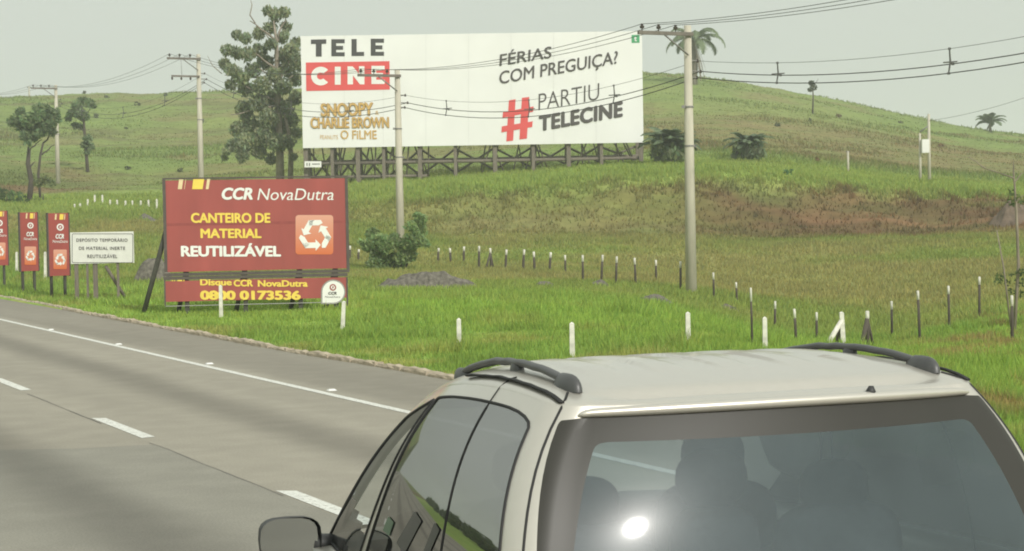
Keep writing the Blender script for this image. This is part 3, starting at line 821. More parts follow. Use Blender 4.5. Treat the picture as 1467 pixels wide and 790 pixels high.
# ================================================================== UTILITY POLES AND LINES
POLE_V = 34.5
def on_lat(px, v):
    """point of the pole line (a fixed distance from the road) seen in photograph column px, at pole mid height"""
    best = min(np.arange(20, 260, .05), key=lambda Y: abs(P(px, 250, Y)[:2] @ RN - v)); return P(px, 250, best)
insul = mat('insulator_brown', (.06, .045, .04), rough=.4)
arm_m = mat('crossarm_timber', (.17, .15, .13), rough=.9, var=.25, scale=3)
iron = mat('galvanised_iron', (.22, .21, .2), rough=.6, var=.15)
wire_m = mat('cable_black', (.035, .035, .035), rough=.5)
ARM = 2.05
def make_pole(base, top_z, lab, low_arm=False, lean=.009, visible=True):
    e = empty('utility_pole', base)
    tag(e, lab, 'utility pole', 'utility poles of the roadside line')
    hgt = top_z - base[2]
    tube_obj('shaft', [(0, 0, -.6), (0, 0, hgt * .5), (0, 0, hgt)], [.21, .175, .13], concrete, e, 12)
    nx, ny = -RN[0], -RN[1]
    zt = hgt - .32
    R = Matrix.Rotation(math.atan2(ny, nx), 3, 'Z')
    arm = MB().box((nx * ARM / 2 + RD[0] * -.18, ny * ARM / 2 + RD[1] * -.18, zt), (ARM + .2, .11, .13), R).build('crossarm', arm_m, e)
    tube_obj('arm_brace', [(nx * ARM * .56 - RD[0] * .19, ny * ARM * .56 - RD[1] * .19, zt), (nx * .1 - RD[0] * .19, ny * .1 - RD[1] * .19, zt - .75)], .032, iron, e, 6)
    att = []
    for k, d in enumerate((.97, .64, .30)):
        p = Vector((nx * ARM * d - RD[0] * .18, ny * ARM * d - RD[1] * .18, zt + .06))
        MB().tube([p, p + Vector((0, 0, .08)), p + Vector((0, 0, .09)), p + Vector((0, 0, .17)), p + Vector((0, 0, .18)), p + Vector((0, 0, .25))], [.02, .02, .075, .085, .05, .05], 8).build('insulator', insul, e)
        att.append(Vector(base) + p + Vector((0, 0, .24)))
    if low_arm:
        MB().box((nx * ARM / 2 * .92 - RD[0] * .18, ny * ARM / 2 * .92 - RD[1] * .18, zt - 1.15), (ARM * .92, .1, .12), R).build('crossarm', arm_m, e)
        for d in (.9, .6, .3):
            p = Vector((nx * ARM * d - RD[0] * .18, ny * ARM * d - RD[1] * .18, zt - 1.2))
            MB().tube([p, p + Vector((0, 0, -.06)), p + Vector((0, 0, -.2))], [.03, .07, .05], 8).build('insulator', insul, e)
        tube_obj('link_rod', [(nx * ARM * .6 - RD[0] * .18, ny * ARM * .6 - RD[1] * .18, zt), (nx * ARM * .58 - RD[0] * .18, ny * ARM * .58 - RD[1] * .18, zt - 1.1)], .015, iron, e, 5)
    low = []
    for k, (dz, dd) in enumerate(((-1.25, .40), (-1.62, .52), (-1.85, .36))):
        p = Vector((-nx * .14, -ny * .14, hgt + dz)); q = Vector((-nx * dd, -ny * dd, hgt + dz))
        tube_obj('bracket', [p, q], .028, iron, e, 6)
        MB().tube([q + Vector((0, 0, -.06)), q + Vector((0, 0, .06))], [.05, .04], 8).build('insulator', insul, e)
        low.append(Vector(base) + q)
    for dz in (-2.9, -4.3):
        MB().tube([(0, 0, hgt + dz - .03), (0, 0, hgt + dz + .03)], [.185, .185], 12).build('band', iron, e)
        MB().box((-nx * .22 if dz < -4 else nx * .22, -ny * .22 if dz < -4 else ny * .22, hgt + dz), (.12, .1, .1)).build('bracket', iron, e)
    return e, att, low
pole_spec = [(83, 122, 'concrete utility pole standing behind the narrow red banners'), (288, 78, 'concrete utility pole rising behind the dark red board, with two crossarms'),
             (572, 100, 'concrete utility pole standing in the leafy bush, in front of the billboard'), (988, 37, 'tallest looking concrete utility pole, right of the billboard')]
PO = []
for px, ty, lab in pole_spec:
    b_ = on_lat(px, POLE_V); dcam = b_[1]
    bx_ = b_[0]; z = hz(bx_, b_[1]); top = P(px, ty, b_[1])[2]
    PO.append(make_pole((bx_, b_[1], z), top, lab, low_arm=(px == 288)))
# the next pole of the row stands past the edge of the picture and carries the cables onward; so does one farther up the road
u_last = PO[-1][0].location.x * RD[0] + PO[-1][0].location.y * RD[1]
q = RW(u_last - 27.5, POLE_V); PO.append(make_pole((q[0], q[1], hz(q[0], q[1])), hz(q[0], q[1]) + 9.9, 'concrete utility pole nearest to the camera, right of the frame'))
u_first = PO[0][0].location.x * RD[0] + PO[0][0].location.y * RD[1]
q = RW(u_first + 75, POLE_V + 1); PO.insert(0, make_pole((q[0], q[1], hz(q[0], q[1])), hz(q[0], q[1]) + 9.0, 'concrete utility pole farthest up the road'))
def cable(name, pts, sag, rad, lab, cat='cable', group=None):
    path = []
    for i in range(len(pts) - 1):
        a, c = pts[i], pts[i + 1]; n = 22
        L_ = (c - a).length
        for k in range(n + (1 if i == len(pts) - 2 else 0)):
            t = k / n; p = a.lerp(c, t); p.z -= sag * (L_ / 28) ** 1.2 * 4 * t * (1 - t); path.append(p)
    o = tube_obj(name, path, rad, wire_m, None, 5); tag(o, lab, cat, group); return path
for k, nm in enumerate(('outermost', 'middle', 'innermost')):
    cable('power_cable', [p[1][k] for p in PO], .55, .011, nm + ' of the three thin power cables on the pole crossarms', 'cable', 'crossarm power cables')
lows = []
for k, (nm, rad, sg) in enumerate((('thin upper cable of the bundle', .008, .85), ('thick middle cable of the bundle', .017, .92), ('thick lower cable of the bundle', .017, .97))):
    lows.append(cable('bundled_cable', [p[2][k] for p in PO], sg, rad, nm + ' running below the crossarms', 'cable', 'bundled cables with spacers'))
spacer_m = mat('spacer_grey', (.10, .10, .095), rough=.6)
cnt = 0
for seg in range(1, len(PO) - 1):
    for f_ in (.22, .50, .78):
        i = seg * 22 + int(22 * f_); a, c, d = (Vector(l[min(i, len(l) - 1)]) for l in lows)
        e = empty('cable_spacer', a)
        ctr = (a + c + d) / 3
        s_ = MB()
        for q in (a, c, d): s_.tube([ctr - a, q - a], [.03, .022], 6)
        s_.tube([ctr - a + Vector((RN[0] * .25, RN[1] * .25, .02)), ctr - a - Vector((RN[0] * .25, RN[1] * .25, .02))], .022, 6)
        s_.build('cross_body', spacer_m, e)
        for q in (a, c, d):
            MB().box(q - a, (.07, .07, .07)).build('clamp', spacer_m, e)
        tag(e, f"{('far', 'middle', 'near')[cnt % 3]} one of three cross shaped cable spacers {('beyond the board pole', 'between board pole and bush pole', 'between bush pole and tallest pole', 'right of the tallest pole')[cnt // 3]}", 'cable spacer', 'spacers on the bundled cables'); cnt += 1
# thin service wire dropping to the pair of poles on the far right slope
# ------------------------------------------------------------------ small things on poles far right
TP = empty('transformer_poles', hit(1323, 262)); g0 = np.array(TP.location)
Yt = g0[1]; k_ = Yt / FPX
tag(TP, 'two slim poles with a white meter box between them on the right hillside', 'pole pair')
hp = 98 * k_
tube_obj('pole', [(-.0 - 4.5 * k_, 0, -.3), (-4.5 * k_, 0, hp * .72)], [.11, .08], concrete, TP, 8)
tube_obj('pole', [(8.5 * k_, 0, -.3), (8.5 * k_, 0, hp)], [.13, .09], concrete, TP, 8)
MB().box((1.5 * k_, -.25, 52 * k_), (10 * k_, .5, 19 * k_)).build('meter_box', white_p, TP)
tube_obj('bracket', [(-4.5 * k_, 0, hp * .74), (10 * k_, 0, hp * .84)], .05, iron, TP, 6)
pt = Vector(TP.location) + Vector((8.5 * k_, 0, hp * .9))
cable('service_cable', [Vector(P(1560, 105, Yt * .8)), pt], .4, .012, 'thin service cable reaching the pole pair on the right hillside', 'cable')
e = empty('distant_pole', hit(42, 139.5)); tag(e, 'tiny pole with short crossarm on the skyline, far behind', 'utility pole')
k_ = e.location.y / FPX
tube_obj('shaft', [(0, 0, -.5), (0, 0, 15 * k_)], [.16, .12], concrete, e, 8)
MB().box((0, 0, 14 * k_), (5.5 * k_, .15, .16)).build('crossarm', arm_m, e)
e = empty('marker_pole', hit(1215, 246)); tag(e, 'faint slim pole standing on the hillside above the earth bank', 'pole')
k_ = e.location.y / FPX
tube_obj('shaft', [(0, 0, -.3), (0, 0, 29 * k_)], [.10, .08], concrete, e, 8)
MB().box((0, 0, 28 * k_), (.3, .1, .1)).build('crossarm', arm_m, e)

# ================================================================== POSTS
def post(px, ty, by, lab, group, style, lean=0.0, brace=None, width=1.0):
    g = hit(px, by); k = g[1] / FPX; h = (by - ty) * k
    e = empty('fence_post', g); tag(e, lab, 'fence post', group)
    if style == 'white':
        w_ = .048 * width
        MB().add([(-w_, -w_, -.2), (w_, -w_, -.2), (w_, w_, -.2), (-w_, w_, -.2), (-w_ * .85 + lean, -w_ * .85, h), (w_ * .85 + lean, -w_ * .85, h), (w_ * .85 + lean, w_ * .85, h), (-w_ * .85 + lean, w_ * .85, h)],
                 [(0, 1, 5, 4), (1, 2, 6, 5), (2, 3, 7, 6), (3, 0, 4, 7), (4, 5, 6, 7)]).build('shaft', white_post, e)
        MB().add([(-w_ * .85 + lean, -w_ * .85, h), (w_ * .85 + lean, -w_ * .85, h), (w_ * .85 + lean, w_ * .85, h), (-w_ * .85 + lean, w_ * .85, h), (lean, 0, h + .03)],
                 [(0, 1, 4), (1, 2, 4), (2, 3, 4), (3, 0, 4)]).build('cap', white_post, e)
    else:
        r_ = .045 * width; tp = min(.24, h * .28)
        tube_obj('shaft', [(0, 0, -.3), (lean * .5, 0, h * .5), (lean * (1 - tp / h), 0, h - tp)], [r_ * 1.1, r_, r_ * .95], wood_d, e, 7)
        tube_obj('painted_top', [(lean * (1 - tp / h), 0, h - tp), (lean, 0, h), (lean, 0, h + .01)], [r_ * 1.03, r_ * .95, r_ * .5], white_post, e, 7)
    for (bx0, sd, m, sw) in (brace or []):
        tube_obj('brace', [(lean * .8, 0, h * .8), (bx0 * k, -.25 * sd, -.1)], .05 * sw, m, e, 6)
    return e
near = [(317, 410, 455, 0, 'in front of the dark red board'), (490, 433, 473, .05, 'at the right corner of the dark red board'), (658, 458, 497, 0, 'left of the roof rack, standing alone on the verge'),
        (820, 464, 513, 0, 'just above the near end of the roof rack'), (986, 449, 497, 0, 'below the tallest utility pole'), (1096, 456, 502, 0, 'above the middle of the car roof')]
for (x, t, b_, ln, wh) in near:
    post(x, t, b_, 'low whitewashed marker post ' + wh, 'whitewashed marker posts on the verge', 'white', ln, width=.9)
for (x, t, b_, wh) in ((24, 362, 392, 'between the two left banners'), (65, 362, 402, 'between the middle banner and the nearest banner')):
    post(x, t, b_, 'whitish concrete post ' + wh, 'posts among the banners', 'white', .02)
row1 = [(501, 353, 372), (513, 358, 373), (627, 356, 375), (646, 356, 378), (664, 354, 377), (686, 353, 386), (704, 356, 387), (724, 358, 388), (749, 358, 389), (766, 361, 390), (787, 362, 390),
        (810, 366, 393), (835, 366, 406), (861, 366, 408), (882, 368, 410), (911, 370, 410), (940, 373, 402), (975, 375, 420)]
for i, (x, t, b_) in enumerate(row1):
    post(x, t, b_, f'white topped wooden post in the meadow row, {nth(i)} from the red board', 'white topped fence posts in the meadow', 'wood', random.uniform(-.06, .08),
         brace=[(-9, 1, wood_d, 1.1), (4, -1, wood_d, .8)] if i == 6 else None, width=1.0 if i > 10 else 1.25)
row2 = [(1023, 391, 430), (1056, 405, 434), (1078, 413, 498), (1110, 432, 474), (1141, 443, 492), (1170, 448, 490), (1278, 432, 487), (1318, 417, 490), (1360, 410, 474), (1403, 397, 458), (1450, 424, 489)]
for i, (x, t, b_) in enumerate(row2):
    post(x, t, b_, f'dark fence post with white tip, {nth(i)} to the right of the tallest pole', 'dark fence posts behind the car', 'wood', random.uniform(-.05, .05), width=.45 if i == 2 else .85)
post(1209, 448, 502, 'thick whitewashed gate post with a white slanting brace', 'gate posts behind the car', 'white', -.05, brace=[(-36, 1, white_post, 1.3), (-11, -1, wood_d, 1.1)], width=1.25)
post(1243, 446, 500, 'gate post with white top and two dark braces', 'gate posts behind the car', 'wood', 0, brace=[(-14, 1, wood_d, 1.2), (13, -1, wood_d, .8)], width=1.2)
row3 = [(107, 294, 300), (115, 293, 300), (126, 287, 298), (136, 281, 293), (147, 281, 293), (158, 288, 298), (168, 288, 299), (180, 289, 300), (190, 289, 300), (202, 289, 300), (213, 288, 301), (225, 287, 302)]
for i, (x, t, b_) in enumerate(row3):
    post(x, t - 1, b_ - 1, f'tiny far white topped post behind the banners, {nth(i)} from the left', 'far fence posts behind the banners', 'white', 0, width=1.35)

# ================================================================== TREES, BUSHES, HEAPS
bark_g = mat('bark_grey', (.25, .21, .165), rough=.95, var=.3, scale=3, bump=.4)
bark_d = mat('bark_dark', (.075, .06, .048), rough=.95, var=.3, scale=4, bump=.4)
def leaf_cloud(clumps, per, size, base_col, rng, droop=.3, flat=.8, hollow=.35):
    """leaf-sized faces spread through the clumps; each clump its own tone"""
    co, col = [], []
    for (c, r) in clumps:
        n = int(per * r[0] * r[1] * r[2]) if hasattr(r, '__len__') else int(per * r ** 2)
        n = max(n, 12)
        r3 = np.array(r if hasattr(r, '__len__') else (r, r, r * flat), float)
        d = rng.normal(size=(n, 3)); d /= np.linalg.norm(d, axis=1)[:, None]
        rad = rng.random(n) ** (1 / 3) * (1 - hollow) + hollow
        lump = .75 + .5 * fbm(d[:, 0] * 2 + c[0], d[:, 1] * 2 + d[:, 2] * 1.7 + c[2], 2)
        p = np.array(c) + d * r3 * (rad * lump)[:, None]
        a = rng.normal(size=(n, 3)); a[:, 2] -= droop; a /= np.linalg.norm(a, axis=1)[:, None]
        b = np.cross(a, rng.normal(size=(n, 3))); b /= np.linalg.norm(b, axis=1)[:, None]
        s = size * rng.uniform(.6, 1.4, n)[:, None]
        q = np.stack([p - a * s, p + b * s * .42, p + a * s, p - b * s * .42], 1)
        co.append(q.reshape(-1, 3))
        tone = rng.uniform(.78, 1.22) * rng.uniform(.75, 1.3, n)
        cc = np.array(base_col)[None] * tone[:, None] * np.stack([1 + rng.uniform(-.1, .25, n), np.ones(n), 1 + rng.uniform(-.2, .1, n)], 1)
        col.append(np.repeat(cc, 4, 0))
    co = np.concatenate(co); col = np.clip(np.concatenate(col), .005, .6)
    return co, np.arange(len(co)).reshape(-1, 4), col
def crown(parent, clumps, per, size, col, seed, mat_name='tree_leaves', **kw):
    co, q, c = leaf_cloud(clumps, per, size, col, np.random.default_rng(seed), **kw)
    return big_mesh('crown', co, q, leafy(mat_name, var=.12, trans=.42), parent, col=c)
def limb(parent, a, c, r0, r1, m, name='limb', wob=.06, seed=0):
    rr = random.Random(seed); a = Vector(a); c = Vector(c); L_ = (c - a).length; pts = []
    for k in range(6):
        t = k / 5; j = Vector((rr.uniform(-1, 1), rr.uniform(-1, 1), rr.uniform(-.5, .5))) * wob * L_ * (0 if k in (0, 5) else 1)
        pts.append(a.lerp(c, t) + j)
    return tube_obj(name, pts, list(np.linspace(r0, r1, 6)), m, parent, 7)

def rel(root, px, py, dy=0.0):
    """photograph pixel -> offset from a plant's base, on the upright plane through it"""
    q = P(px, py, root.location.y + dy); return np.array([q[0] - root.location.x, q[1] - root.location.y, q[2] - root.location.z])

# --- tall eucalyptus left of the billboard
g = P(401, 256, 142.0); g[2] = hz(g[0], g[1])
T = empty('eucalyptus_tree', g); tag(T, 'tall loose eucalyptus tree with pale trunk beside the billboard', 'tree')
k_ = T.location.y / FPX
top = rel(T, 388, 22)
tube_obj('trunk', [(0, 0, -.5), rel(T, 401, 220), rel(T, 399, 165), rel(T, 397, 110), rel(T, 396, 60), rel(T, 392, 30)], [.36, .31, .26, .22, .14, .05], bark_g, T, 10)
tube_obj('trunk', [rel(T, 416, 262), rel(T, 417, 220), rel(T, 413, 190), rel(T, 405, 150)], [.22, .2, .14, .06], bark_g, T, 8)
branches = [((398, 118), (372, 98)), ((396, 96), (415, 85)), ((396, 70), (380, 48)), ((396, 62), (410, 22)), ((397, 130), (420, 108)), ((399, 150), (345, 120)), ((398, 100), (350, 68)), ((400, 170), (340, 205)), ((400, 150), (330, 165)),
            ((396, 60), (358, 30)), ((400, 120), (425, 70)), ((380, 112), (322, 108))]
for i, (a, c) in enumerate(branches):
    limb(T, rel(T, *a), rel(T, c[0], c[1], random.uniform(-1.2, 1.2)), .11, .03, bark_g, 'limb', .05, i)
tube_obj('dead_branch', [rel(T, 366, 34), rel(T, 358, 22), rel(T, 361, 8), rel(T, 359, 0)], [.05, .05, .04, .02], bark_g, T, 6)
tube_obj('dead_branch', [rel(T, 318, 106), rel(T, 305, 95), rel(T, 297, 80)], [.04, .03, .015], bark_g, T, 6)
cl = [(395, 22, 11), (408, 18, 8), (383, 16, 7), (410, 38, 8), (388, 40, 10), (370, 48, 10), (352, 55, 9), (340, 50, 8), (404, 54, 9), (325, 72, 9), (338, 76, 10), (355, 78, 11), (372, 72, 11), (388, 64, 9), (408, 50, 7), (322, 92, 9), (332, 100, 10), (345, 112, 13), (362, 100, 11),
      (380, 90, 12), (405, 80, 12), (418, 72, 12), (424, 62, 9), (428, 90, 12), (412, 100, 13), (392, 108, 11), (375, 122, 13), (352, 128, 12), (330, 122, 8), (405, 125, 13), (424, 115, 10), (390, 142, 14), (370, 148, 14), (350, 158, 14),
      (408, 155, 14), (424, 140, 10), (385, 168, 15), (360, 178, 15), (340, 185, 12), (402, 180, 14), (418, 172, 11), (378, 195, 15), (355, 204, 14), (335, 208, 11), (398, 205, 14), (325, 215, 7), (348, 222, 10), (372, 218, 11), (414, 205, 10), (388, 228, 9), (345, 230, 4), (420, 225, 6), (424, 190, 9), (322, 226, 5)]
rr = random.Random(5)
crown(T, [(rel(T, x, y, rr.uniform(-1.4, 1.4)), r * k_ * 1.02) for x, y, r in cl], 640, .19, (.245, .305, .185), 3, droop=1.4, flat=.9, hollow=.1)

# --- two trees on the left hillside
g = hit(41, 288); T = empty('field_tree', g); tag(T, 'dark spreading tree with crooked dark trunk at the far left', 'tree'); k_ = g[1] / FPX
tube_obj('trunk', [(0, 0, -.4), rel(T, 45, 260), rel(T, 40, 235), rel(T, 42, 210)], [.22, .2, .17, .13], bark_d, T, 8)
tube_obj('trunk', [rel(T, 58, 285), rel(T, 55, 250), rel(T, 58, 222), rel(T, 62, 205)], [.1, .1, .09, .07], bark_d, T, 7)
for i, (a, c) in enumerate((((42, 212), (36, 185)), ((42, 215), (60, 200)), ((62, 205), (82, 180)), ((60, 222), (78, 208)), ((42, 240), (50, 232)), ((40, 200), (25, 178)))):
    limb(T, rel(T, *a), rel(T, *c, random.uniform(-.7, .7)), .07, .025, bark_d, 'limb', .06, i + 20)
cl = [(18, 175, 8), (28, 165, 9), (30, 180, 9), (40, 172, 11), (45, 186, 11), (52, 165, 10), (58, 178, 11), (66, 168, 10), (72, 180, 9), (78, 162, 8), (55, 155, 8), (46, 196, 9), (36, 195, 8), (40, 205, 6), (76, 190, 6), (65, 156, 7), (58, 192, 8), (82, 172, 6), (30, 158, 5)]
crown(T, [(rel(T, x, y, rr.uniform(-1, 1)), r * k_ * 1.1) for x, y, r in cl], 480, .2, (.17, .25, .13), 4, hollow=.1)
g = hit(126, 247); T = empty('field_tree', g); tag(T, 'slim tree with layered crown on the left hillside, right of the banner pole', 'tree'); k_ = g[1] / FPX
tube_obj('trunk', [(0, 0, -.4), rel(T, 124, 225), rel(T, 122, 200), rel(T, 120, 175), rel(T, 118, 155)], [.17, .16, .14, .11, .05], bark_d, T, 8)
for i, (a, c) in enumerate((((122, 190), (112, 182)), ((120, 175), (104, 165)), ((120, 170), (132, 152)), ((124, 212), (130, 200)))):
    limb(T, rel(T, *a), rel(T, *c, .3), .06, .02, bark_d, 'limb', .05, i + 30)
cl = [(118, 146, 8), (128, 148, 7), (110, 152, 8), (103, 162, 7), (98, 170, 5), (115, 162, 9), (122, 168, 7), (108, 180, 5), (115, 182, 5), (125, 200, 7), (128, 210, 7), (122, 208, 6), (125, 218, 4), (134, 152, 4)]
crown(T, [(rel(T, x, y, rr.uniform(-1, 1)), r * k_ * 1.1) for x, y, r in cl], 480, .2, (.175, .255, .13), 6, hollow=.1)
# --- bushes at the far left and a low dark hedge behind the banners
for i, (x, y, rs_, lab) in enumerate(((10, 292, [(10, 280, 12), (22, 282, 11), (-2, 278, 12), (34, 286, 8)], 'dense green bush below the crooked tree at the far left'),
                                      (62, 290, [(55, 262, 8), (66, 258, 8), (75, 264, 6)], 'dark scrub patch behind the leftmost utility pole'),)):
    g = hit(x, y); T = empty('bush', g); tag(T, lab, 'bush', 'bushes at the far left'); k_ = g[1] / FPX
    crown(T, [(rel(T, a, c, rr.uniform(-.8, .8)), r * k_) for a, c, r in rs_], 300, .16, (.11, .19, .07) if i == 0 else (.11, .14, .06), 40 + i)
    tube_obj('stem', [(0, 0, -.2), (0, 0, .6)], [.06, .03], bark_d, T, 6)
# --- leafy bush round the pole
bp_ = PO[3][0].location
g = hit(566, 388)
T = empty('bush', g); tag(T, 'large leafy green bush in front of the foot of a utility pole', 'bush'); k_ = g[1] / FPX
for i, c in enumerate(((540, 345), (560, 350), (585, 340), (600, 320), (530, 360), (575, 362))):
    limb(T, (rr.uniform(-.3, .3), 0, -.2), rel(T, *c), .05, .02, bark_d, 'stem', .08, 50 + i)
cl = [(535, 336, 10), (545, 345, 12), (530, 352, 11), (555, 352, 13), (542, 366, 13), (560, 372, 13), (576, 368, 12), (582, 352, 13), (594, 344, 12), (600, 330, 11), (590, 325, 8), (603, 315, 8), (586, 366, 10), (536, 378, 9), (552, 384, 9), (572, 382, 9), (606, 348, 7), (520, 347, 5), (612, 352, 4), (565, 340, 7), (598, 308, 5)]
crown(T, [(rel(T, x, y, rr.uniform(-.9, .5)), r * k_ * 1.2) for x, y, r in cl], 1500, .115, (.25, .37, .155), 8, hollow=.15)
# --- scrub and rocks on the slopes
scrub = [(1128, 246, 6, 'green'), (1140, 380, 0, ''), (152, 138, 3, 'dark'), (195, 148, 4, 'dark'), (138, 166, 4, 'dark'), (120, 132, 3, 'dark'), (238, 135, 3, 'dark'), (1115, 178, 4, 'dark'), (1200, 165, 4, 'brown'), (1160, 172, 3, 'dark'), (1349, 208, 4, 'brown'), (1172, 230, 5, 'brown'), (1290, 175, 3, 'dark'),
         (1276, 156, 3, 'dark'), (180, 183, 3, 'dark'), (287, 173, 4, 'dark'), (258, 243, 4, 'dark'), (182, 240, 4, 'dark')]
k2 = 0
tone = {'green': (.07, .18, .07), 'dark': (.085, .105, .055), 'brown': (.16, .10, .05)}
for (x, y, r, c) in scrub:
    if not r: continue
    g = hit(x, y + r); k_ = g[1] / FPX
    T = empty('shrub', g); tag(T, f'small {c} shrub on the {"left" if x < 500 else "right"} hillside, {nth(k2)} of those dotting the slopes', 'shrub', 'small shrubs dotting the hillside')
    crown(T, [((rr.uniform(-.4, .4) * r * k_, 0, r * k_ * .7), r * k_), ((rr.uniform(-1, 1) * r * k_, .2, r * k_ * .5), r * k_ * .7)], 260, .16, tone[c], 60 + k2, mat_name='shrub_leaves')
    k2 += 1

# --- palms
def palm(name, base, lab, crown_at, nf, L_, col, seed, trunk_r=.16, droop=1.0, dead=0, leafw=.05, stalk=None, grp=None, upright=0.0):
    T = empty(name, base); tag(T, lab, 'palm', grp); rng = random.Random(seed)
    c = Vector(crown_at)
    tube_obj('trunk', [(0, 0, -.4), (0, 0, max(c.z * .5, .02)), tuple(c)], [trunk_r * 1.2, trunk_r, trunk_r * .8], bark_g, T, 8)
    def frond(k, dead_):
        V, Fc, Cc = [], [], []
        az = 2 * math.pi * (k + rng.uniform(-.3, .3)) / (nf if not dead_ else dead)
        el = rng.uniform(.25, 1.15) + upright if not dead_ else rng.uniform(-1.3, -1.0)
        Lf = L_ * rng.uniform(.8, 1.1); pts = []; p = c.copy(); e_ = el
        n = 12
        for s in range(n + 1):
            pts.append(p.copy()); d = Vector((math.cos(az) * math.cos(e_), math.sin(az) * math.cos(e_), math.sin(e_)))
            p = p + d * (Lf / n); e_ -= droop * (.10 + .022 * s) if not dead_ else .03
        side = Vector((-math.sin(az), math.cos(az), 0))
        for s in range(1, n):
            for sg in (-1, 1):
                for sub in (0, .5):
                    q = pts[s].lerp(pts[s + 1], sub); t = (pts[s + 1] - pts[s]).normalized()
                    ll = Lf * .26 * math.sin(math.pi * (s + .6) / (n + 1)) * rng.uniform(.8, 1.2) * (.35 if dead_ else 1)
                    tip = q + (side * sg * .8 + t * .5 + Vector((0, 0, -.45 * droop))).normalized() * ll
                    w2 = t * leafw
                    b0 = len(V); V.extend([q - w2, q + w2, tip]); Fc.append((b0, b0 + 1, b0 + 2))
                    tn = rng.uniform(.75, 1.25); cc = (.20, .165, .12) if dead_ else col
                    Cc.extend([[q_ * tn for q_ in cc]] * 3)
        for s in range(n):
            a, b_ = pts[s], pts[s + 1]; w2 = side * leafw * .6; b0 = len(V)
            V.extend([a - w2, a + w2, b_ + w2, b_ - w2]); Fc.append((b0, b0 + 1, b0 + 2)); V.append(a - w2); V.append(b_ + w2); V.append(b_ - w2); Fc.append((b0 + 4, b0 + 5, b0 + 6))
            cc = (.20, .165, .12) if dead_ else col
            Cc.extend([list(cc)] * 7)
        o = big_mesh('dead_frond' if dead_ else 'frond', np.array([tuple(v) for v in V]), np.array(Fc), leafy('palm_leaves', trans=.3), T, col=np.array(Cc))
    for k in range(nf): frond(k, False)
    for k in range(dead): frond(k, True)
    return T
# tall palm on the hill crest, seen behind the tallest utility pole
g = hit(994, 121); k_ = g[1] / FPX
palm('palm_tree', g, 'palm with hanging dead fronds on the hill crest behind the tallest pole', (0, 0, 62 * k_), 15, 56 * k_, (.16, .21, .11), 2, trunk_r=.5, droop=.9, dead=12, leafw=.2)
for i, (x, y, L_, cz, n, lab) in enumerate(((962, 234, 52, 20, 30, 'bushy low palm right of the billboard foot'), (1073, 231, 40, 20, 26, 'bushy low palm on the slope right of the tallest pole'),
                                            (1418, 188, 28, 10, 16, 'leftmost low palm of the pair on the right skyline'), (1432, 188, 30, 14, 18, 'taller low palm of the pair on the right skyline'))):
    g = hit(x, y); k_ = g[1] / FPX
    palm('low_palm', g, lab, (0, 0, cz * k_), n, L_ * k_, (.17, .225, .13), 10 + i, trunk_r=.18, droop=.62, dead=3 if i == 0 else 2, leafw=.0011 * g[1], grp='low palms on the slopes', upright=.15)
    if i < 2:
        T = [o_ for o_ in bpy.data.objects if o_.get('label') == lab][0]; R_ = (27, 20)[i] * k_
        crown(T, [((R_ * .95 * math.cos(a) * (.4 + .6 * (q % 2)), R_ * .6 * math.sin(a), R_ * (.75 + .35 * math.sin(q * 1.7))), R_ * .5) for q, a in enumerate(np.linspace(0, 2 * math.pi, 9)[:-1])] + [((0, 0, R_ * 1.15), R_ * .6)],
              170, .3, (.20, .265, .15), 90 + i, droop=1.5, hollow=.1)
# --- small sapling on the crest
g = hit(1164, 163); T = empty('sapling', g); tag(T, 'small lone sapling with round tuft on the hill crest', 'sapling'); k_ = g[1] / FPX
tube_obj('trunk', [(0, 0, -.3), rel(T, 1165, 140), rel(T, 1164, 118)], [.14, .10, .05], bark_d, T, 6)
limb(T, rel(T, 1164, 128), rel(T, 1172, 113), .06, .02, bark_d, 'limb', .04, 1)
crown(T, [(rel(T, x, y), r * k_) for x, y, r in ((1162, 119, 4), (1165, 126, 5), (1161, 129, 4), (1164, 121, 4))], 300, .2, (.05, .075, .035), 70, mat_name='shrub_leaves')
# --- bare-branched sapling at the right edge
g = P(1452, 470, 47.0); g[2] = hz(g[0], g[1]); T = empty('sapling', g); tag(T, 'thin leafy sapling with bare twigs at the right edge of the picture', 'sapling'); k_ = g[1] / FPX
tube_obj('trunk', [(0, 0, -.2), rel(T, 1459, 380), rel(T, 1456, 300), rel(T, 1452, 245), rel(T, 1452, 232)], [.05, .042, .034, .022, .01], bark_g, T, 6)
tube_obj('stem', [rel(T, 1448, 468), rel(T, 1438, 385), rel(T, 1428, 330)], [.03, .024, .012], bark_g, T, 6)
for i, (a, c) in enumerate((((1453, 256), (1412, 242)), ((1412, 242), (1388, 225)), ((1453, 262), (1464, 248)), ((1455, 290), (1466, 280)))):
    limb(T, rel(T, *a), rel(T, *c), .022, .01, bark_g, 'twig', .03, 80 + i)
cl = [(1434, 396, 8), (1430, 402, 6), (1445, 405, 6), (1455, 395, 8), (1463, 405, 9), (1466, 388, 9), (1450, 418, 6), (1445, 285, 6), (1450, 275, 7), (1458, 282, 7), (1464, 292, 6), (1452, 292, 6), (1462, 420, 8)]
crown(T, [(rel(T, x, y, rr.uniform(-.2, .2)), r * k_) for x, y, r in cl], 900, .06, (.085, .13, .05), 71, mat_name='shrub_leaves', hollow=.05)

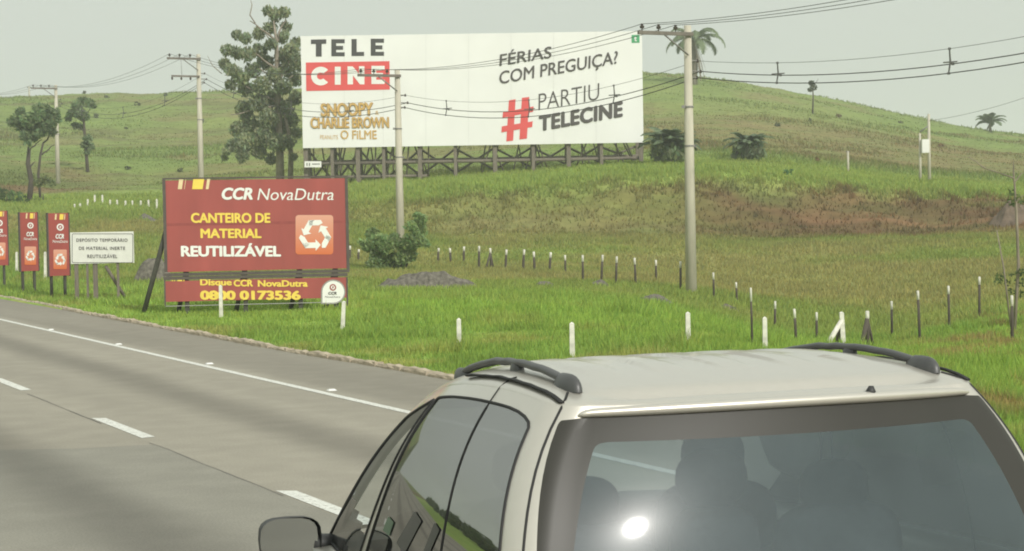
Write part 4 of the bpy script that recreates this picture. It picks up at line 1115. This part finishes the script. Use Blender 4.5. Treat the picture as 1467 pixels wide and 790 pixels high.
# --- gravel heaps and dark mound
gravel = mat('gravel', (.14, .128, .105), rough=.95, var=.6, scale=9, bump=1.0, bscale=22)
def heap(x0, x1, ytop, ybase, lab, seed, m=gravel, depth=.6, name='gravel_heap', cat='gravel heap'):
    cxp = (x0 + x1) / 2; g = hit(cxp, ybase); k = g[1] / FPX
    W_ = (x1 - x0) * k / 2; Hh = (ybase - ytop) * k
    n, mrings = 90, 30
    r, t = np.meshgrid(np.arange(mrings + 1) / mrings, 2 * math.pi * np.arange(n) / n, indexing='ij')
    x = W_ * r * np.cos(t) * (1 + .12 * np.sin(3 * t + seed)); y = W_ * depth * r * np.sin(t)
    nz = fbm(x * 1.1 + seed * 7., y * 1.6, 5)
    z = Hh * (1.05 if W_ > 2 else .8) * (np.cos(r * math.pi) * .5 + .5) ** .65 * (.35 + 1.1 * nz) + .22 * (nz - .5) - .15 * r ** 4
    z = z + height(g[0] + x, g[1] + W_ * depth + y) - g[2]
    V = np.stack([x, y, z], -1).reshape(-1, 3)
    Fc = [(i * n + j, i * n + (j + 1) % n, (i + 1) * n + (j + 1) % n, (i + 1) * n + j) for i in range(mrings) for j in range(n)]
    o = MB().add(V, Fc).build(name, m, None, True); o.location = (g[0], g[1] + W_ * depth, g[2] - .05)
    tag(o, lab, cat, 'heaps of dug material'); return o
for (x0, x1, yt, yb, lab_, sd_, dp_) in HEAP_SPEC: heap(x0, x1, yt, yb, lab_, sd_, depth=dp_)
mound_m = mat('dark_earth', (.15, .11, .08), rough=.95, var=.4, scale=2, bump=.8)
heap(1420, 1496, 276, 322, 'dark brown earth mound at the right end of the bank', 7, mound_m, .7, 'earth_mound', 'earth mound')

# ================================================================== THE SILVER PEOPLE CARRIER
CAR_YAW = math.radians(20.5)
l_ = G(793, 600, 1.64); r_ = G(1403, 563, 1.64)
CAR = empty('silver_minivan', ((l_[0] + r_[0]) / 2, (l_[1] + r_[1]) / 2, 0.0), CAR_YAW); CAR.location.x += .03
tag(CAR, 'silver minivan with dark roof rails, seen from behind in the next lane', 'minivan')
def car_paint():
    m = mat('silver_paint', (.645, .61, .545), rough=.38, var=.02, scale=30, metal=.6, coat=.6)
    return m
paint_c = car_paint()
black_pl = mat('black_plastic', (.035, .035, .035), rough=.55, var=.15, scale=20)
rail_m = mat('rail_grey_plastic', (.075, .075, .075), rough=.42, var=.1, scale=10, spec=.6)
rubber = mat('rubber_seal', (.02, .02, .02), rough=.7)
cloth_d = mat('seat_cloth', (.05, .05, .055), rough=.95, var=.2, scale=30)
frit_m = mat('black_glass_border', (.042, .04, .034), rough=.42, var=.1, scale=3, spec=.3)
def glass(name, tint, dust_veil, rough=.02, ior=1.55, dust_veil_col=(.35, .36, .34), drough=None):
    m = bpy.data.materials.new(name); m.use_nodes = True; n = m.node_tree; n.nodes.clear(); L = n.links.new
    o = n.nodes.new('ShaderNodeOutputMaterial'); tr = n.nodes.new('ShaderNodeBsdfTransparent'); tr.inputs[0].default_value = (*tint, 1)
    gl = n.nodes.new('ShaderNodeBsdfGlossy'); gl.inputs['Roughness'].default_value = rough
    fr = n.nodes.new('ShaderNodeFresnel')
    ge = n.nodes.new('ShaderNodeNewGeometry'); ir = n.nodes.new('ShaderNodeMapRange'); ir.inputs[3].default_value = ior; ir.inputs[4].default_value = 1 / ior
    L(ge.outputs['Backfacing'], ir.inputs[0]); L(ir.outputs[0], fr.inputs[0])      # a thin pane mirrors alike from both sides
    mx = n.nodes.new('ShaderNodeMixShader'); L(fr.outputs[0], mx.inputs[0]); L(tr.outputs[0], mx.inputs[1]); L(gl.outputs[0], mx.inputs[2])
    df = n.nodes.new('ShaderNodeBsdfDiffuse'); df.inputs[0].default_value = (*dust_veil_col, 1)  # dust colour; on the rear pane it also paints the reflected-sky veil
    tc = n.nodes.new('ShaderNodeTexCoord'); no = n.nodes.new('ShaderNodeTexNoise'); no.inputs['Scale'].default_value = 3; no.inputs['Detail'].default_value = 5
    L(tc.outputs['Object'], no.inputs['Vector'])
    rp = n.nodes.new('ShaderNodeMapRange'); rp.inputs[1].default_value = .3; rp.inputs[2].default_value = .7; rp.inputs[3].default_value = dust_veil * .8; rp.inputs[4].default_value = dust_veil * 1.2
    L(no.outputs[0], rp.inputs[0])
    m2 = n.nodes.new('ShaderNodeMixShader'); L(rp.outputs[0], m2.inputs[0]); L(mx.outputs[0], m2.inputs[1]); L(df.outputs[0], m2.inputs[2])
    last = m2
    if drough:      # thin dusty film from the road: a broad soft sheen over the sharp reflection
        g2 = n.nodes.new('ShaderNodeBsdfGlossy'); g2.inputs['Roughness'].default_value = drough
        m3 = n.nodes.new('ShaderNodeMixShader'); m3.inputs[0].default_value = .006; L(m2.outputs[0], m3.inputs[1]); L(g2.outputs[0], m3.inputs[2]); last = m3
    L(last.outputs[0], o.inputs[0]); MATS[name] = m; return m
rear_glass = glass('rear_window_glass', (.42, .48, .50), .18, rough=.03, dust_veil_col=(.30, .385, .41), drough=.2)
side_glass = glass('tinted_side_glass', (.10, .11, .11), .04, ior=6.0)
clear_glass = glass('clear_glass', (.78, .82, .82), .02)

BELT = .90
_zy = np.array([-.4, 0, .25, .5, .8, 1.1, 1.4, 1.7, 2.0, 2.6]); _zc = np.array([1.655, 1.662, 1.685, 1.692, 1.682, 1.655, 1.61, 1.555, 1.50, 1.44])
_zr = np.array([1.68, 1.712, 1.738, 1.752, 1.752, 1.728, 1.69, 1.63, 1.56, 1.46])
def cant(y): return np.interp(y, _zy, _zc)
def crownz(y): return np.interp(y, _zy, _zr)
def smooth_tab():
    global _zy, _zc, _zr
    yy = np.linspace(-.4, 2.6, 121); k = np.ones(15) / 15
    def sm(a): return np.convolve(np.pad(np.interp(yy, _zy, a), 7, mode='edge'), k, 'valid')
    a, b_ = sm(_zc), sm(_zr); _zy, _zc, _zr = yy, a, b_
smooth_tab()
def outline(U, V):
    """plan of the cabin at level V (0 belt line, 1 roof edge); U runs 0 rear middle, 1 rear corner, 2 side, 3 front corner, 5 windscreen middle"""
    sg = -1 if U < 0 else 1; U = abs(U)
    wr = 1.045 - .19 * V ** 1.15 - .075 * max(0.0, (V - .45) / .55) ** 3                      # half width
    yr = -.235 + .275 * V                               # rear
    yf = 2.55 - .46 * V ** .9                         # front
    rc = .115; rf = .34
    wf = wr - .10 - .03 * V                           # narrower towards the windscreen
    bow, fbow = .125, .20
    if U <= 1:
        l = U * (wr - rc); y = yr - bow * (1 - (l / wr) ** 2) + bow * (1 - ((wr - rc) / wr) ** 2)
    elif U <= 2:
        t = (U - 1) * math.pi / 2; l = wr - rc + rc * math.sin(t); y = yr + rc - rc * math.cos(t)
    elif U <= 3:
        s = U - 2; y0 = yr + rc; y1 = yf - rf; y = y0 + s * (y1 - y0)
        l = wr + .012 * math.sin(math.pi * min(s * 1.3, 1)) - (wr - wf) * max(0, (s - .25) / .75) ** 2
    elif U <= 4:
        t = (U - 3) * math.pi / 2; l = wf - rf + rf * math.cos(t); y = yf - rf + rf * math.sin(t) * 1.0
    else:
        s = U - 4; l = (1 - s) * (wf - rf); y = yf + fbow * (1 - ((1 - s)) ** 2) * .8
    return l * sg, y
def cabin(U, V, out=0.0):
    l, y = outline(U, V)
    z = BELT + V * (float(cant(y)) - BELT)
    bulge = .022 * math.sin(math.pi * min(max(V, 0), 1))           # panes are slightly barrel shaped
    e = .002
    l2, y2 = outline(U + e, V); l1, y1 = outline(U - e, V) if abs(U) > e else (l - (l2 - l), y)
    tx, ty = l2 - l1, y2 - y1; n = math.hypot(tx, ty) or 1
    # outward normal in plan (x = right = -left)
    nx, ny = ty / n, -tx / n
    if (nx * l + ny * (y - 1.0)) < 0: nx, ny = -nx, -ny
    return Vector((-(l + nx * (bulge + out)), y + ny * (bulge + out), z))

def rpoly(pts, r=.0, n=5):
    """round the corners of a polygon in (U,V)"""
    outp = []
    m = len(pts)
    for i in range(m):
        p, a, c = np.array(pts[i][:2]), np.array(pts[i - 1][:2]), np.array(pts[(i + 1) % m][:2])
        rad = pts[i][2] if len(pts[i]) > 2 else r
        if rad <= 0: outp.append(tuple(p)); continue
        sc = np.array([1, .45])        # U and V have different lengths
        la, lc = np.linalg.norm((a - p) / sc), np.linalg.norm((c - p) / sc)
        pa = p + (a - p) * min(.49, rad / la); pc = p + (c - p) * min(.49, rad / lc)
        for k in range(n + 1):
            t = k / n; outp.append(tuple((1 - t) ** 2 * pa + 2 * t * (1 - t) * p + t * t * pc))
    return outp
def dens(poly, step=.06):
    o = []
    for i in range(len(poly)):
        a, c = np.array(poly[i]), np.array(poly[(i + 1) % len(poly)]); n = max(1, int(np.ceil(np.max(np.abs(c - a)) / step)))
        for k in range(n): o.append(tuple(a + (c - a) * k / n))
    return o
def inside(poly, x, y):
    c = False; n = len(poly)
    for i in range(n):
        x1, y1 = poly[i]; x2, y2 = poly[i - 1]
        if (y1 > y) != (y2 > y) and x < (x2 - x1) * (y - y1) / (y2 - y1) + x1: c = not c
    return c
def mir(poly): return [(-u, v) for u, v in poly][::-1]
# window outlines in (U,V)
RW_OUT = rpoly([(-1.22, .10, .1), (1.22, .10, .1), (1.42, .947, .05), (.7, .967, 0), (.3, .976, 0), (-.3, .976, 0), (-.7, .967, 0), (-1.42, .947, .05)])
RW_IN = rpoly([(-.955, .24, .25), (.955, .24, .25), (.915, .865, .06), (-.915, .865, .06)])
SW = rpoly([(1.95, .02, .05), (2.70, .02, .02), (2.645, .945, .02), (1.99, .945, .14)])
FW = rpoly([(2.745, .02, .02), (3.16, .02, .03), (3.0, .89, .05), (2.68, .94, .02)])
WS = rpoly([(3.55, .03, .03), (5, .03, 0), (5, .965, 0), (3.62, .955, .05)])
WSF = [p for p in WS if p[0] < 4.999]; 
loops = {'rear_border': RW_OUT, 'rear_in': RW_IN, 'side': SW, 'front': FW, 'side_m': mir(SW), 'front_m': mir(FW)}
def cdt_surface():
    pts, edges = [], []
    def add_loop(p):
        p = dens(p); b0 = len(pts); pts.extend(p); edges.extend([(b0 + i, b0 + (i + 1) % len(p)) for i in range(len(p))])
    us = np.concatenate([np.linspace(-5, -4, 12)[:-1], np.linspace(-4, -3, 14)[:-1], np.linspace(-3, -2, 30)[:-1], np.linspace(-2, -1, 12)[:-1], np.linspace(-1, 1, 41)[:-1],
                         np.linspace(1, 2, 12)[:-1], np.linspace(2, 3, 30)[:-1], np.linspace(3, 4, 14)[:-1], np.linspace(4, 5, 12)])
    vs_ = np.linspace(0, 1, 23)
    add_loop([(us[0], 0), (us[-1], 0), (us[-1], 1), (us[0], 1)])
    for lp in loops.values(): add_loop(lp)
    ws_l = [(3.55, .04), (4.985, .03), (4.985, .965), (3.62, .955)]
    add_loop(ws_l); add_loop(mir(ws_l))
    allp = np.array(pts)
    for u in us[1:-1]:
        for v in vs_[1:-1]:
            if np.min(np.abs(allp[:, 0] - u) / .03 + np.abs(allp[:, 1] - v) / .02) > .55: pts.append((u, v))
    r = delaunay_2d_cdt([Vector(p) for p in pts], edges, [], 0, 1e-5)
    V2, F2 = r[0], r[2]
    groups = {}
    for f in F2:
        c = sum((V2[i] for i in f), Vector((0, 0))) / len(f)
        key = 'body'
        if inside(RW_IN, *c): key = 'rear_glass'
        elif inside(RW_OUT, *c): key = 'rear_border'
        elif inside(SW, *c): key = 'side_l'
        elif inside(mir(SW), *c): key = 'side_r'
        elif inside(FW, *c): key = 'front_l'
        elif inside(mir(FW), *c): key = 'front_r'
        elif inside(ws_l, *c) or inside(mir(ws_l), *c) or (abs(c.x) > 4.98 and .03 < c.y < .965): key = 'windscreen'
        groups.setdefault(key, []).append(tuple(f))
    return V2, groups
V2, groups = cdt_surface()
P3 = [cabin(p.x, min(max(p.y, 0), 1)) for p in V2]
def part(key, name, m, parent=CAR, keep=None):
    fs = groups[key]
    if keep: fs = [f for f in fs if keep(sum((V2[i] for i in f), Vector((0, 0))) / len(f))]
    used = sorted({i for f in fs for i in f}); mp = {i: k for k, i in enumerate(used)}
    # faces wind outward
    me = bpy.data.meshes.new(name); me.from_pydata([P3[i] for i in used], [], [tuple(mp[i] for i in f) for f in fs]); me.update()
    return finish(name, me, m, parent, True)
body_o = part('body', 'cabin_shell', paint_c)
rw = part('rear_glass', 'rear_window', rear_glass)
part('rear_border', 'window_border', frit_m, rw)
swl = part('side_l', 'side_window', side_glass); swr = part('side_r', 'side_window', side_glass)
part('front_l', 'front_window', side_glass, keep=lambda c: c.y < .10 + (c.x - 2.55) * .62)      # wound half down: the upper part stands open
part('front_r', 'front_window', side_glass)
part('windscreen', 'windscreen', clear_glass)
def seal(poly, name, rad, parent, m=rubber, closed=True, out=.001):
    pts = [cabin(u, v, out) for u, v in dens(poly, .025)]
    if closed: pts.append(pts[0])
    return tube_obj(name, pts, rad, m, parent, 6)
for s_, pr in ((1, swl), (-1, swr)):
    q = (lambda p: p) if s_ == 1 else mir
    seal(q(SW), 'window_seal', .0055, pr); seal(q(FW), 'window_seal', .0065, pr)
    seal([(2.255 * s_, .02), (2.235 * s_, .945)], 'window_divider', .0035, pr, closed=False)
# roof: a shallow dome inside the roof edge, with pressed ribs and the step above the tailgate
def roof():
    us = np.concatenate([np.linspace(-5, -4, 14)[:-1], np.linspace(-4, -3, 16)[:-1], np.linspace(-3, -2, 34)[:-1], np.linspace(-2, -1, 14)[:-1], np.linspace(-1, 1, 61)[:-1],
                         np.linspace(1, 2, 14)[:-1], np.linspace(2, 3, 34)[:-1], np.linspace(3, 4, 16)[:-1], np.linspace(4, 5, 14)[:-1]])
    rhos = 1 - np.linspace(0, 1, 46) ** 1.7
    V, Fc = [], []; n = len(us)
    for rho in rhos:
        for u in us:
            l, y = outline(u, 1.0); ze = float(cant(y)); yc = .95; edge = (l, y)
            l2, y2 = l * rho, yc + (y - yc) * rho
            z = ze + (float(crownz(y2)) - ze) * (1 - rho ** 5) ** .62
            if rho > .999: z = ze
            # pressed ribs along the roof
            if .25 < y2 < 1.9 and abs(l2) < .56:
                w_ = float(sstep(.25, .5, y2)) * float(sstep(1.9, 1.5, y2)) if y2 > .25 else 0
                z += .007 * w_ * (1 if (math.cos(l2 * 2 * math.pi / .24) > .1) else 0) * 1.0
            # hollow channel across the roof end above the window
            dy = y2 - (.045 - .05 * (1 - (l2 / .8) ** 2))
            if abs(l2) < .70:
                z += -.03 * math.exp(-((dy - .075) / .034) ** 2) * float(sstep(.70, .45, abs(l2)))
            V.append((-l2, y2, z))
    for i in range(len(rhos) - 1):
        for j in range(n):
            a, b_ = i * n + j, i * n + (j + 1) % n; Fc.append((a, b_, b_ + n, a + n))
    return MB().add(V, Fc).build('roof', paint_c, CAR, True)
roof_o = roof()
def roof_z(l, y): 
    # height of the roof skin under a point, from the built mesh
    best = min(((v.co.x + l) ** 2 + (v.co.y - y) ** 2, v.co.z) for v in roof_o.data.vertices); return best[1]
# roof rails with three feet each
for s_ in (1, -1):
    L0 = .665
    ys = np.linspace(.20, 1.36, 19); pts, rad = [], []
    for y in ys:
        t = (y - .20) / 1.16
        arch = .013 * math.sin(math.pi * min(max(t, 0), 1)) ** .5
        lx = L0 - .03 * t ** 2
        pts.append(Vector((-s_ * lx, y, roof_z(lx, y) + .012 + arch))); rad.append(.018 if .08 < t < .95 else .015)
    rl = MB().tube(pts, rad, 10, flat=.75).build('roof_rail', rail_m, CAR, True)
    def foot(y0, y1, w_, h_, nm):
        lx = L0 - .03 * ((y0 - .2) / 1.16) ** 2; z0 = roof_z(lx, (y0 + y1) / 2)
        c = Vector((-s_ * lx, (y0 + y1) / 2, z0 + h_ * .35)); V = []; Fc = []
        n, m_ = 12, 6
        for i in range(m_ + 1):
            ph = math.pi / 2 * i / m_
            for j in range(n):
                t = 2 * math.pi * j / n; V.append((c.x + w_ * math.cos(ph) * math.cos(t), c.y + (y1 - y0) / 2 * math.cos(ph) ** .6 * math.sin(t), z0 - .012 + (h_ + .012) * math.sin(ph)))
        for i in range(m_):
            for j in range(n): Fc.append((i * n + j, i * n + (j + 1) % n, (i + 1) * n + (j + 1) % n, (i + 1) * n + j))
        MB().add(V, Fc).build(nm, rail_m, rl, True)
    foot(.13, .33, .031, .043, 'rail_foot'); foot(.66, .74, .024, .035, 'rail_foot'); foot(1.26, 1.42, .026, .032, 'rail_foot')
    # dark drip strip along the roof joint
    pts = []
    for y in np.linspace(.08, .95, 14):
        l = .735 + .012 * math.sin(y); pts.append(Vector((-s_ * (l + .012), y, roof_z(l, y) + .003)))
    MB().tube(pts, .011, 6, flat=.5).build('drip_strip', rubber, CAR, True)
    # tailgate gap beside the rear pillar
    pts = [cabin(1.5 * s_, v, .0) for v in np.linspace(.0, .99, 14)]
    l, y = outline(1.5 * s_, 1.0)
    tube_obj('tailgate_gap', pts + [Vector((-l * .97, y + .03, roof_z(abs(l) * .97, y + .03) + .001)), Vector((-l * .93, y + .085, roof_z(abs(l) * .93, y + .085) + .001))], .0045, rubber, CAR, 5)
    # sliding door gap runs up over the roof shoulder
    pts = [cabin(2.235 * s_, v, .0005) for v in (.945, .98, 1.0)]
    l, y = outline(2.235 * s_, 1.0)
    tube_obj('door_gap', pts + [Vector((-l * r_, y, roof_z(abs(l) * r_, y) + .004)) for r_ in (.98, .95, .92)], .003, rubber, CAR, 5)
# raised lip along the top of the tailgate: a hollow runs between it and the roof
pts, rad = [], []
for u in np.linspace(-1.15, 1.15, 41):
    pts.append(cabin(float(u), .968 + .024 * (1 - (u / 1.15) ** 2), .006)); rad.append(.004 + .019 * (1 - abs(u / 1.15) ** 4) ** .5)
MB().tube(pts, rad, 12, flat=.8).build('tailgate_lip', paint_c, CAR, True)
# washer nozzle above the rear window
zz = roof_z(-.29, .02)
MB().tube([(.29, -.03, zz - .03), (.29, -.045, zz - .008), (.29, -.045, zz + .008)], [.02, .016, .008], 10).build('washer_nozzle', black_pl, CAR, True)
# lower body: door skins, bonnet and bumpers
def lower():
    lv = [(.26, .90, -.30, 3.42), (.34, .95, -.38, 3.50), (.48, .985, -.40, 3.55), (.60, .99, -.36, 3.55), (.72, 1.01, -.27, 3.50), (.84, 1.02, -.20, 3.40), (.90, 1.028, -.17, 3.28)]
    def ol(k, wr, yr, yf, n=72):
        t = 2 * math.pi * k / n; c, s = math.cos(t), math.sin(t); p = 2 / 5.5
        x = wr * math.copysign(abs(c) ** p, c); y = (yr + yf) / 2 + (yf - yr) / 2 * math.copysign(abs(s) ** p, s)
        return x, y
    n = 72; V = []; Fc = []
    for (z, wr, yr, yf) in lv:
        for k in range(n): x, y = ol(k, wr, yr, yf); V.append((x, y, z - (.16 * float(sstep(2.2, 3.5, y)) if z > .7 else 0)))
    for i in range(len(lv) - 1):
        for k in range(n): Fc.append((i * n + k, i * n + (k + 1) % n, (i + 1) * n + (k + 1) % n, (i + 1) * n + k))
    base = len(V) - n
    for rho in (.9, .75, .5, .2):
        b0 = len(V)
        for k in range(n):
            x, y = ol(k, lv[-1][1], lv[-1][2], lv[-1][3]); x *= rho; y = 1.55 + (y - 1.55) * rho
            V.append((x, y, .905 + .03 * (1 - rho) * (1 if y > 2.1 else 0) - .16 * float(sstep(2.2, 3.5, y))))
        for k in range(n): Fc.append((base + k, base + (k + 1) % n, b0 + (k + 1) % n, b0 + k))
        base = b0
    Fc.append(tuple(base + k for k in range(n)))
    return MB().add(V, Fc).build('lower_body', paint_c, CAR, True)
lower()
MB().box((0, 1.0, .925), (1.7, 2.1, .02)).build('cabin_shelf', cloth_d, CAR)
tyre_m = mat('tyre_rubber', (.025, .025, .025), rough=.9); rim_m = mat('alloy_rim', (.45, .45, .44), rough=.35, metal=.8)
def wheel(x, y):
    e_ = MB(); n = 28; prof = [(-.10, .22), (-.11, .28), (-.09, .325), (.0, .335), (.09, .325), (.11, .28), (.10, .22)]
    V = [(x + a, y + r * math.cos(2 * math.pi * k / n), .335 + r * math.sin(2 * math.pi * k / n)) for a, r in prof for k in range(n)]
    Fc = [(i * n + k, i * n + (k + 1) % n, (i + 1) * n + (k + 1) % n, (i + 1) * n + k) for i in range(len(prof) - 1) for k in range(n)]
    t = e_.add(V, Fc).build('wheel', tyre_m, CAR, True)
    b = MB(); sg = 1 if x > 0 else -1
    b.tube([(x + sg * .06, y, .335), (x + sg * .095, y, .335)], [.07, .05], 12)
    for k in range(6):
        a = 2 * math.pi * k / 6; b.tube([(x + sg * .08, y, .335), (x + sg * .085, y + .22 * math.cos(a), .335 + .22 * math.sin(a))], [.045, .03], 6)
    b.build('rim', rim_m, t)
for x in (-.90, .90):
    for y in (.35, 2.75): wheel(x, y)
red_l = mat('tail_lamp_red', (.35, .02, .02), rough=.15)
for s_ in (1, -1):
    MB().box((s_ * .86, -.24, .80), (.16, .10, .34)).build('tail_lamp', red_l, CAR)
    # door handle
MB().box((0, -.40, .45), (1.5, .08, .16)).build('bumper_strip', black_pl, CAR)
for s_ in (1, -1):
    m_ = MB(); V = []; Fc = []
# door mirrors
mirror_glass = mat('mirror_glass', (.42, .44, .44), rough=.03, var=0, metal=1.0)
for s_ in (1, -1):
    cx_, cy_, cz_ = -s_ * 1.125, 2.16, .945
    e_ = MB(); V = []; Fc = []; n = 20; rings = [(-.01, 1.0), (.03, 1.0), (.08, .92), (.12, .70), (.14, .35), (.145, .02)]
    def mo(t):
        c, s = math.cos(t), math.sin(t); p = .62
        return .13 * math.copysign(abs(c) ** p, c), .092 * math.copysign(abs(s) ** p, s)
    for d, sc in rings:
        for k in range(n):
            a, b_ = mo(2 * math.pi * k / n); V.append((cx_ + a * sc, cy_ + d, cz_ + b_ * sc))
    for i in range(len(rings) - 1):
        for k in range(n): Fc.append((i * n + k, i * n + (k + 1) % n, (i + 1) * n + (k + 1) % n, (i + 1) * n + k))
    mh = e_.add(V, Fc).build('door_mirror', black_pl, CAR, True)
    pl = [mo(2 * math.pi * k / n) for k in range(n)]
    g_ = MB().add([(cx_ + a * .92, cy_ + .035 - .16 * s_ * a, cz_ + b_ * .9) for a, b_ in pl], [tuple(range(n))]).build('mirror_glass', mirror_glass, mh)
    MB().tube([(cx_ + s_ * .10, cy_ + .05, cz_ - .03), (-s_ * .93, cy_ + .06, cz_ - .05)], [.04, .05], 8).build('mirror_arm', black_pl, mh, True)
    # chrome door handle below the side glass
    MB().tube([(-s_ * .985, 1.42, .90), (-s_ * 1.005, 1.47, .915), (-s_ * 1.005, 1.60, .92), (-s_ * .985, 1.65, .91)], [.016, .024, .024, .016], 8).build('door_handle', rim_m, CAR, True)
# cloth lining under the roof
hl = bpy.data.meshes.new('headliner'); hl.from_pydata([(v.co.x * .965, .95 + (v.co.y - .95) * .965, v.co.z - .03) for v in roof_o.data.vertices], [], [tuple(p.vertices) for p in roof_o.data.polygons]); hl.update()
finish('headliner', hl, cloth_d, CAR, True)
# seats with head restraints
def blob(c, size, p=.55, n=20, m_=12):
    V = []; Fc = []
    for i in range(m_ + 1):
        ph = -math.pi / 2 + math.pi * i / m_
        for j in range(n):
            t = 2 * math.pi * j / n; f_ = lambda v: math.copysign(abs(v) ** p, v)
            V.append((c[0] + size[0] * f_(math.cos(ph)) * f_(math.cos(t)), c[1] + size[1] * f_(math.cos(ph)) * f_(math.sin(t)), c[2] + size[2] * f_(math.sin(ph))))
    for i in range(m_):
        for j in range(n): Fc.append((i * n + j, i * n + (j + 1) % n, (i + 1) * n + (j + 1) % n, (i + 1) * n + j))
    return V, Fc
for (x, y, zb, hw, hz_) in ((-.50, .50, 1.08, .25, 1.27), (.0, .52, 1.10, .16, 1.33), (.48, .50, 1.08, .25, 1.27), (-.40, 1.30, 1.06, .26, 1.30), (.40, 1.30, 1.06, .26, 1.30)):
    st = MB().add(*blob((x, y, zb - .08), (hw, .09, .22))).build('seat', cloth_d, CAR, True)
    MB().add(*blob((x, y + .02, hz_), (.135, .065, .105), .8)).build('head_restraint', cloth_d, st, True)
MB().add(*blob((0, 1.95, .98), (.75, .22, .08))).build('dashboard', black_pl, CAR, True)
MB().add(*blob((0, 1.50, 1.52), (.11, .02, .035))).build('interior_mirror', black_pl, CAR, True)
# flat green and near-black shapes laid on the dark side glass
shape_g = mat('shape_green', (.06, .13, .07), rough=.4); shape_k = mat('shape_dark', (.03, .032, .036), rough=.3)
def glass_shape(poly, m):
    pts = [cabin(u, v, .004) for u, v in poly]; MB().add(pts, [tuple(range(len(pts)))]).build('window_shape', m, swl)
glass_shape([(2.60, .30), (2.545, .29), (2.535, .36), (2.585, .375)], shape_g)
glass_shape(rpoly([(2.49, .28, .01), (2.43, .25, .01), (2.365, .42, .01), (2.415, .45, .015)]), shape_k)
glass_shape(rpoly([(2.335, .28, .01), (2.30, .30, .01), (2.265, .42, .012), (2.295, .44, .012)]), shape_k)

# ================================================================== HAZE
hm = bpy.data.materials.new('haze_air'); hm.use_nodes = True; n = hm.node_tree; n.nodes.clear()
ho = n.nodes.new('ShaderNodeOutputMaterial'); hv = n.nodes.new('ShaderNodeVolumePrincipled')
hv.inputs['Color'].default_value = (.93, .97, .95, 1); hv.inputs['Density'].default_value = .0007; hv.inputs['Anisotropy'].default_value = 0.0
n.links.new(hv.outputs[0], ho.inputs['Volume'])
hz_o = MB().box((0, 320, 28), (2900, 2600, 100)).build('haze', hm); tag(hz_o, 'thin pale haze filling the valley air', 'haze', kind='stuff')

# wood along the far side of the opposite carriageway (mirrored in the side glass)
rg = np.random.default_rng(77); cl = []
for k in range(70):
    u = 5 + k * 2.4; v = -33 + rg.uniform(-4, 4); q = RW(u, v); r = rg.uniform(.7, 1.7)
    cl.append(((q[0], q[1], hz(q[0], q[1]) + r * .7), r))
co, qd, c = leaf_cloud(cl, 120, .35, (.08, .12, .045), rg, hollow=.2)
o = big_mesh('treeline', co, qd, leafy('tree_leaves'), None, col=c); tag(o, 'dense wood beyond the opposite carriageway, mirrored in the side window', 'wood', kind='stuff')
